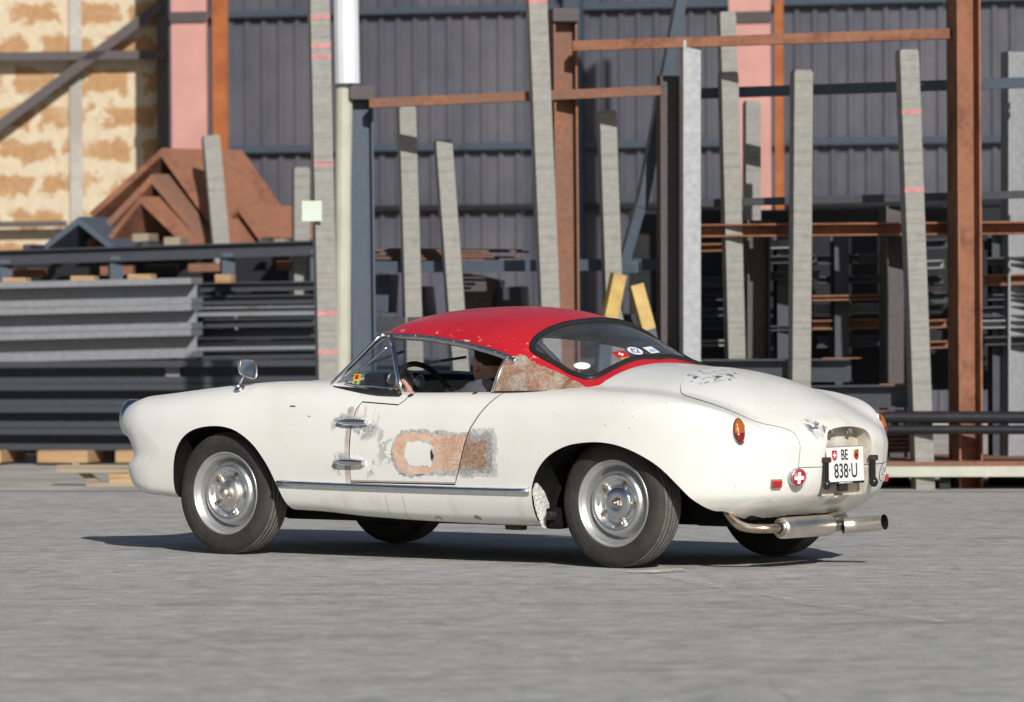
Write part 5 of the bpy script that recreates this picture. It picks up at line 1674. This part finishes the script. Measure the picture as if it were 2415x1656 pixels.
# --- wheels: built once, axis along local y, outside face towards -y
TYRE_R, TYRE_W = .3045, .165
def wheel(name, x, y, side, steer, hub):
    root = empty('tmp'); root.name = name; root.parent = car
    root.location = (x, y, .315); root.rotation_euler = (0, 0.4, (0 if side < 0 else math.pi) + steer)
    W2 = TYRE_W / 2
    # tyre carcass: sidewalls
    side_prof = [(.200, -.066), (.206, -.072), (.214, -.077), (.235, -.0815), (.255, -.083), (.272, -.080), (.284, -.074), (.293, -.066)]
    pr_ = side_prof + [(.297, -.062)] + [(.297, .062)] + [(r, -h) for r, h in side_prof[::-1]] + [(.19, .05), (.19, -.05)]
    ty = MB().lathe(pr_, n=88, closed=True).build('tyre', M['tyre'], root)
    ribs = [(-.060, -.040), (-.035, -.013), (-.008, .008), (.013, .035), (.040, .060)]
    for i, (a, b) in enumerate(ribs):
        crown = lambda h: TYRE_R - .055 * abs(h) - .30 * h * h
        p_ = [(.292, a), (crown(a) - .001, a), (crown((a + b) / 2), (a + b) / 2), (crown(b) - .001, b), (.292, b)]
        MB().lathe(p_, n=88).build('tread_rib', M['tread'], ty)
    # lettering ring on the sidewall: a raised band
    MB().lathe([(.238, -.0815), (.240, -.0838), (.243, -.0842), (.246, -.0828)], n=88).build('sidewall_band', M['tyre'], ty)
    # steel rim
    rim_p = [(.2035, -.064), (.2065, -.068), (.2065, -.072), (.203, -.0745), (.198, -.072), (.195, -.062), (.190, -.056), (.181, -.052), (.176, -.040), (.172, -.012), (.165, .004)]
    MB().lathe(rim_p, n=72).build('rim', M['rim'], root)
    disc_p = [(.170, .004), (.163, -.004), (.156, -.026), (.147, -.044), (.136, -.054), (.126, -.055), (.118, -.049), (.112, -.037), (.105, -.027), (.092, -.023), (.080, -.026), (.070, -.034)]
    dsc = MB().lathe(disc_p, n=72).build('wheel_disc', M['rim_bright'], root)
    for k in range(5):
        a = 2 * math.pi * k / 5 + .3
        c = Vector((.0955 * math.cos(a), 0, .0955 * math.sin(a)))
        MB().lathe([(.022, -.018), (.020, -.030), (.013, -.036), (.0125, -.034)], Matrix.Translation(c), n=18).build('bolt_boss', M['rim'], dsc)
        MB().lathe([(.0125, -.028), (.0125, -.040), (.010, -.044), (0, -.044)], Matrix.Translation(c), n=6, smooth=False).build('wheel_bolt', M['pipe'], dsc)
        a2 = a + math.pi / 5
        c2 = Vector((.112 * math.cos(a2), 0, .112 * math.sin(a2)))
        rot = Matrix.Translation(c2) @ Matrix.Rotation(-a2, 4, 'Y')
        MB().box((0, 0, 0), (.012, .020, .050), bevel=.004).build('slot_rib', M['rim'], dsc).matrix_local = Matrix.Translation((0, -.034, 0)) @ rot
    if hub == 'front':
        h = MB().lathe([(.071, -.028), (.070, -.036), (.064, -.044), (.050, -.050), (.034, -.053), (.030, -.058), (.028, -.080), (.024, -.090), (.014, -.096), (0, -.097)], n=40).build('hub', M['steel_bright'], root)
    else:
        h = MB().lathe([(.080, -.024), (.078, -.034), (.070, -.042), (.054, -.047), (.030, -.049), (.026, -.046), (0, -.046)], n=40).build('hub', M['chrome'], root)
        MB().lathe([(.024, -.044), (.024, -.056), (.020, -.060), (.012, -.060)], n=6, smooth=False).build('axle_nut', M['pipe'], h)
        MB().lathe([(.011, -.05), (.011, -.070), (.007, -.074), (0, -.074)], n=12).build('axle_stub', M['pipe'], h)
    # brake drum behind
    MB().lathe([(0, -.01), (.12, -.01), (.135, .0), (.135, .05), (.10, .06), (0, .06)], n=40).build('brake_drum', M['underbody'], root)
    return root
wheel('front_wheel', 0.0, -.640, -1, RAD(1.5), 'front')
wheel('front_wheel', 0.0, .640, 1, RAD(1.5), 'front')
wheel('rear_wheel', 2.4, -.622, -1, 0, 'rear')
wheel('rear_wheel', 2.4, .622, 1, 0, 'rear')
# --- inside
def dash_pt(t, s):
    """s 0 front edge by the glass .. 1 lower edge; t -1..1 across"""
    prof = [(.60, .885), (.68, .918), (.76, .918), (.805, .90), (.82, .870)]
    i = min(int(s * 4), 3); u = s * 4 - i
    x = prof[i][0] * (1 - u) + prof[i + 1][0] * u; z = prof[i][1] * (1 - u) + prof[i + 1][1] * u
    return (x + .10 * t * t, t * .625, z - .055 * t * t)
nu, nv = 21, 17
v = [dash_pt(-1 + 2 * i / (nu - 1), j / (nv - 1)) for j in range(nv) for i in range(nu)]
f = [(j * nu + i, j * nu + i + 1, (j + 1) * nu + i + 1, (j + 1) * nu + i) for j in range(nv - 1) for i in range(nu - 1)]
dsh = MB().add(v, f, True).build('dashboard', M['dashpad'], car)
v, f = [], []
for t in np.linspace(-1, 1, 21):
    a = dash_pt(t, 1.0)
    v += [a, (a[0] - .015, a[1], a[2] - .16), (a[0] - .06, a[1], a[2] - .22)]
for i in range(20):
    for j in range(2): f.append((i * 3 + j, i * 3 + j + 1, i * 3 + j + 4, i * 3 + j + 3))
MB().add(v, f, True).build('dash_face', M['dash'], dsh)
cl = MB().box((.80, -.36, .875), (.12, .34, .085), bevel=.03).build('gauge_hood', M['dashpad'], dsh)
for yy, r in ((-.44, .045), (-.34, .055), (-.24, .035)):
    MB().lathe([(0, .004), (r * .8, .004), (r, .008), (r * 1.1, 0)], Matrix.Translation((.862, yy, .868)) @ Matrix.Rotation(-math.pi / 2, 4, 'Z'), n=24).build('gauge', M['alu'], cl)
for yy in (-.15, -.08, 0, .08):
    MB().lathe([(0, .03), (.012, .028), (.014, .012), (.006, 0)], Matrix.Translation((.815, yy, .80)) @ Matrix.Rotation(-math.pi / 2, 4, 'Z'), n=12).build('dash_knob', M['chrome'], dsh)
MB().box((1.27, 0, .30), (1.1, 1.25, .02)).build('cabin_floor', M['interior'], car)
# steering wheel
SW = Vector((1.015, -.355, .785)); SWn = Vector((.88, 0, .475)).normalized()
Rs = frame(SWn, (0, 0, 1))
sw = MB().tube([(.195 * math.cos(2 * math.pi * k / 48), 0, .195 * math.sin(2 * math.pi * k / 48)) for k in range(48)], .0135, 10, closed=True, up=(0, 1, 0)).build('steering_wheel', M['rubber'], car)
place(sw, SW, Rs)
MB().lathe([(0, .02), (.03, .018), (.045, 0), (.035, -.03), (.02, -.06)], n=24).build('horn_boss', M['black'], sw)
for a in (0, math.pi, -math.pi / 2):
    MB().tube([(.03 * math.cos(a), -.01, .03 * math.sin(a)), (.19 * math.cos(a), 0, .19 * math.sin(a))], .009, 8, squash=(1.3, .5)).build('spoke', M['alu'], sw)
MB().tube([(0, -.05, 0), (0, -.30, .02)], .02, 10).build('column', M['black'], sw)
# seats
for yy in (-.345, .345):
    se = MB().box((1.36, yy, .40), (.50, .46, .16), bevel=.05).build('seat', M['seat'], car)
    MB().box((0, 0, 0), (.13, .45, .50), Matrix.Rotation(RAD(14), 3, 'Y'), bevel=.05).build('backrest', M['seat'], se).location = (1.66, yy, .56)
# rear view mirror, wipers
rm = on_car_plane(1066, 773, 1, -.02)
mo = MB().box((0, 0, 0), (.022, .20, .052), bevel=.010).build('rear_view_mirror', M['alu'], car); mo.location = rm; mo.rotation_euler = (0, RAD(8), RAD(-8))
MB().tube([(0, 0, .02), (-.06, 0, .075)], .005, 8).build('mirror_arm', M['chrome'], mo)
for (t0, s0, t1, s1) in ((-.62, .04, .02, .52), (.10, .04, .72, .46)):
    P = [Vector(ws_pt(t0 + (t1 - t0) * k / 12, s0 + (s1 - s0) * k / 12, -.010)) for k in range(13)]
    wi = MB().tube(P[:9], .0035, 6).build('wiper', M['chrome'], car)
    MB().tube([p + Vector((-.004, 0, 0)) for p in P[4:]], .005, 6, squash=(.6, 1.6)).build('wiper_blade', M['rubber'], wi)
# ================================================================== the driver
def capsule(x, y, z, a, b, ra, rb):
    a, b = np.array(a, float), np.array(b, float); d = b - a; L = d @ d
    t = np.clip(((x - a[0]) * d[0] + (y - a[1]) * d[1] + (z - a[2]) * d[2]) / L, 0, 1)
    return np.sqrt((x - a[0] - t * d[0]) ** 2 + (y - a[1] - t * d[1]) ** 2 + (z - a[2] - t * d[2]) ** 2) - (ra + (rb - ra) * t)
def ell(x, y, z, c, r):
    k = np.sqrt(((x - c[0]) / r[0]) ** 2 + ((y - c[1]) / r[1]) ** 2 + ((z - c[2]) / r[2]) ** 2)
    return (k - 1) * min(r)
HEAD_YAW = RAD(-24)
HD = np.array([1.388, -.345, .965])                       # head centre, looking towards -x
hip, chest, neck = (1.50, -.345, .47), (1.515, -.345, .74), (1.462, -.345, .845)
shL, shR = (1.475, -.532, .803), (1.51, -.165, .795)
elL, elR = (1.245, -.605, .735), (1.30, -.09, .63)
wrL, wrR = (1.055, -.545, .80), (1.07, -.19, .76)
knL, knR = (1.08, -.46, .60), (1.08, -.22, .60)
ftL, ftR = (.80, -.46, .36), (.80, -.22, .36)
def F_torso(x, y, z):
    r = capsule(x, y, z, hip, chest, .15, .135)
    r = smin(r, capsule(x, y, z, shL, shR, .072, .072), .10)
    return r
def F_arms(x, y, z, part='all'):
    r = capsule(x, y, z, shL, elL, .058, .045)
    r = smin(r, capsule(x, y, z, shR, elR, .058, .045), .02)
    if part == 'all':
        r = smin(r, capsule(x, y, z, elL, wrL, .043, .029), .03)
        r = smin(r, capsule(x, y, z, elR, wrR, .043, .029), .03)
    return r
def F_legs(x, y, z):
    r = capsule(x, y, z, (1.48, -.43, .47), knL, .088, .062)
    r = smin(r, capsule(x, y, z, (1.48, -.26, .47), knR, .088, .062), .02)
    r = smin(r, capsule(x, y, z, knL, ftL, .060, .042), .03)
    r = smin(r, capsule(x, y, z, knR, ftR, .060, .042), .03)
    return r
def F_head(x0, y0, z):
    h = HD
    cq, sq = math.cos(HEAD_YAW), math.sin(HEAD_YAW)
    x = h[0] + cq * (x0 - h[0]) + sq * (y0 - h[1]); y = h[1] - sq * (x0 - h[0]) + cq * (y0 - h[1])
    yy = np.sqrt((y - h[1]) ** 2 + 1e-7)
    r = ell(x, y, z, h + [.018, 0, .022], (.098, .076, .098))
    r = smin(r, ell(x, y, z, h + [-.030, 0, -.055], (.066, .058, .068)), .05)      # face and jaw
    r = smin(r, ell(x, y, z, h + [-.078, 0, -.098], (.020, .024, .018)), .03)       # chin
    r = smin(r, capsule(x, y, z, h + [-.090, 0, .005], h + [-.116, 0, -.030], .009, .014), .018)   # nose
    r = smin(r, capsule(x, y, z, h + [-.086, -.030, .020], h + [-.086, .030, .020], .012, .012), .02)  # brow
    r = smin(r, capsule(x, y, z, h + [-.090, -.016, -.066], h + [-.090, .016, -.066], .008, .008), .010)  # lips
    r = smax(r, -(np.sqrt((x - h[0] + .098) ** 2 + (yy - .030) ** 2 + (z - h[2] - .002) ** 2) - .012), .012)   # eye sockets
    r = smin(r, np.sqrt((x - h[0] + .083) ** 2 + (yy - .030) ** 2 + (z - h[2] - .002) ** 2) - .0125, .003)
    ear = np.sqrt(((x - h[0] - .014) / .019) ** 2 + ((yy - .078) / .012) ** 2 + ((z - h[2] + .012) / .033) ** 2)
    r = smin(r, (ear - 1) * .012, .008)
    r = smin(r, capsule(x0, y0, z, h + [.035, 0, -.06], neck, .052, .058), .035)
    r = smin(r, capsule(x0, y0, z, neck, chest, .058, .08), .04)
    return r
def hand_field(wr, grip, s):
    """fist closed on the wheel's rim: palm, four bent fingers, thumb from the side"""
    wr, grip = np.array(wr), np.array(grip)
    d = grip - wr; d /= np.linalg.norm(d)
    up = np.array([-.25, 0, .97]); up -= d * (up @ d); up /= np.linalg.norm(up)
    sd_ = np.cross(d, up)
    caps = []
    for i in range(4):
        o = up * (.027 - .018 * i)
        L = (.036, .042, .039, .030)[i]
        k0 = wr + d * .055 + o + sd_ * s * .006
        k1 = k0 + d * L + sd_ * s * .004
        k2 = k1 - sd_ * s * .026 + d * .012
        k3 = k2 - sd_ * s * .010 - d * .024
        caps += [(k0 - d * .03, k0, .0105, .0105), (k0, k1, .0100, .0092), (k1, k2, .0090, .0082), (k2, k3, .0082, .0075)]
    t0 = wr + d * .022 + up * .024; t1 = t0 + d * .030 + up * .020 - sd_ * s * .012; t2 = t1 + d * .026 - sd_ * s * .014
    caps += [(t0, t1, .013, .011), (t1, t2, .0105, .009)]
    palm = (wr + d * .035, d, up, sd_)
    def F(x, y, z):
        c, d_, u_, s_ = palm
        px = (x - c[0]) * d_[0] + (y - c[1]) * d_[1] + (z - c[2]) * d_[2]
        pz = (x - c[0]) * u_[0] + (y - c[1]) * u_[1] + (z - c[2]) * u_[2]
        py = (x - c[0]) * s_[0] + (y - c[1]) * s_[1] + (z - c[2]) * s_[2]
        r = (np.sqrt((px / .046) ** 2 + (py / .017) ** 2 + (pz / .040) ** 2) - 1) * .017
        for a, b, ra, rb in caps:
            r = smin(r, capsule(x, y, z, a, b, ra, rb), .006)
        return r
    return F
FhL = hand_field(wrL, (.985, -.53, .85), 1)
FhR = hand_field(wrR, (.99, -.175, .80), -1)
def F_person(x, y, z):
    r = smin(F_torso(x, y, z), F_head(x, y, z), .03)
    r = smin(r, F_arms(x, y, z), .04)
    r = smin(r, F_legs(x, y, z), .03)
    r = smin(r, FhL(x, y, z), .012)
    return smin(r, FhR(x, y, z), .012)
m = Mat('skin', .5, 0, .4)
nn = m.noise(16, 5, .6)
m.color(m.ramp(nn, [(.3, (.42, .225, .155)), (.7, (.54, .31, .225))]))
m.b.inputs['Subsurface Weight'].default_value = .08
M['skin'] = m.m
M['sleeve'] = plain('grey_cotton', (.085, .085, .098), .9, 0, .15, 30, .2, .4)
M['vest'] = plain('dark_navy_cloth', (.016, .018, .026), .9, 0, .25, 30, .2, .4)
M['hair'] = plain('short_brown_hair', (.035, .020, .012), .8, 0, .4, 120, .3, .6)
M['jeans'] = plain('dark_denim', (.03, .04, .07), .9, 0, .3, 40)
driver = empty('person', (0, 0, 0), 0, 'driver in a dark vest and grey sleeves holding the steering wheel', 'person')
driver.parent = None
driver.matrix_world = Matrix.Translation((CAR_X, CAR_Y, CAR_Z)) @ Matrix.Rotation(-CAR_YAW, 4, 'Z')
lo, hi = (.72, -.70, .28), (1.72, .02, 1.10)
body_me = net_mesh('body', F_person, lo, hi, .0075, M['skin'], 3)
mobj('body', body_me, driver)
def F_vest(x, y, z):
    r = F_person(x, y, z) - .009
    out = np.abs(y + .345) - (.146 + np.clip((x - 1.47) * 1.6, 0, .07))
    return np.maximum(np.maximum(np.maximum(r, out), z - (.882 + (x - 1.47) * .35)), .42 - z)
mobj('vest', net_mesh('vest', F_vest, lo, hi, .0085, M['vest'], 0), driver)
def F_sleeve(x, y, z):
    r = F_person(x, y, z) - .007 + .0025 * np.sin(x * 90 + z * 60) * np.sin(z * 45)
    out = .144 + np.clip((x - 1.47) * 1.6, 0, .07) - np.abs(y + .345)
    return np.maximum(np.maximum(r, out), np.maximum(1.17 - x, .55 - z + (1.5 - x)*.0))
mobj('sleeve', net_mesh('sleeve', F_sleeve, lo, hi, .0085, M['sleeve'], 0), driver)
def F_hair(x0, y0, z):
    h = HD
    cq, sq = math.cos(HEAD_YAW), math.sin(HEAD_YAW)
    x = h[0] + cq * (x0 - h[0]) + sq * (y0 - h[1]); y = h[1] - sq * (x0 - h[0]) + cq * (y0 - h[1])
    r = F_head(x0, y0, z) - .007 + .0022 * np.sin(x * 210) * np.sin(z * 190 + y * 160)
    cut = (z - h[2]) * -1 + .040 - np.clip((x - h[0]) * .8, -.05, .055)
    ear = .036 - np.sqrt((x - h[0] - .012) ** 2 + (z - h[2] + .014) ** 2)
    return np.maximum(np.maximum(r, cut), ear)
mobj('hair', net_mesh('hair', F_hair, lo, hi, .0075, M['hair'], 0), driver)
def F_trs(x, y, z): return np.maximum(smin(F_legs(x, y, z) - .008, capsule(x, y, z, hip, (1.5, -.345, .48), .155, .155), .05), z - .66)
mobj('trousers', net_mesh('trousers', F_trs, lo, hi, .011, M['jeans'], 1), driver)
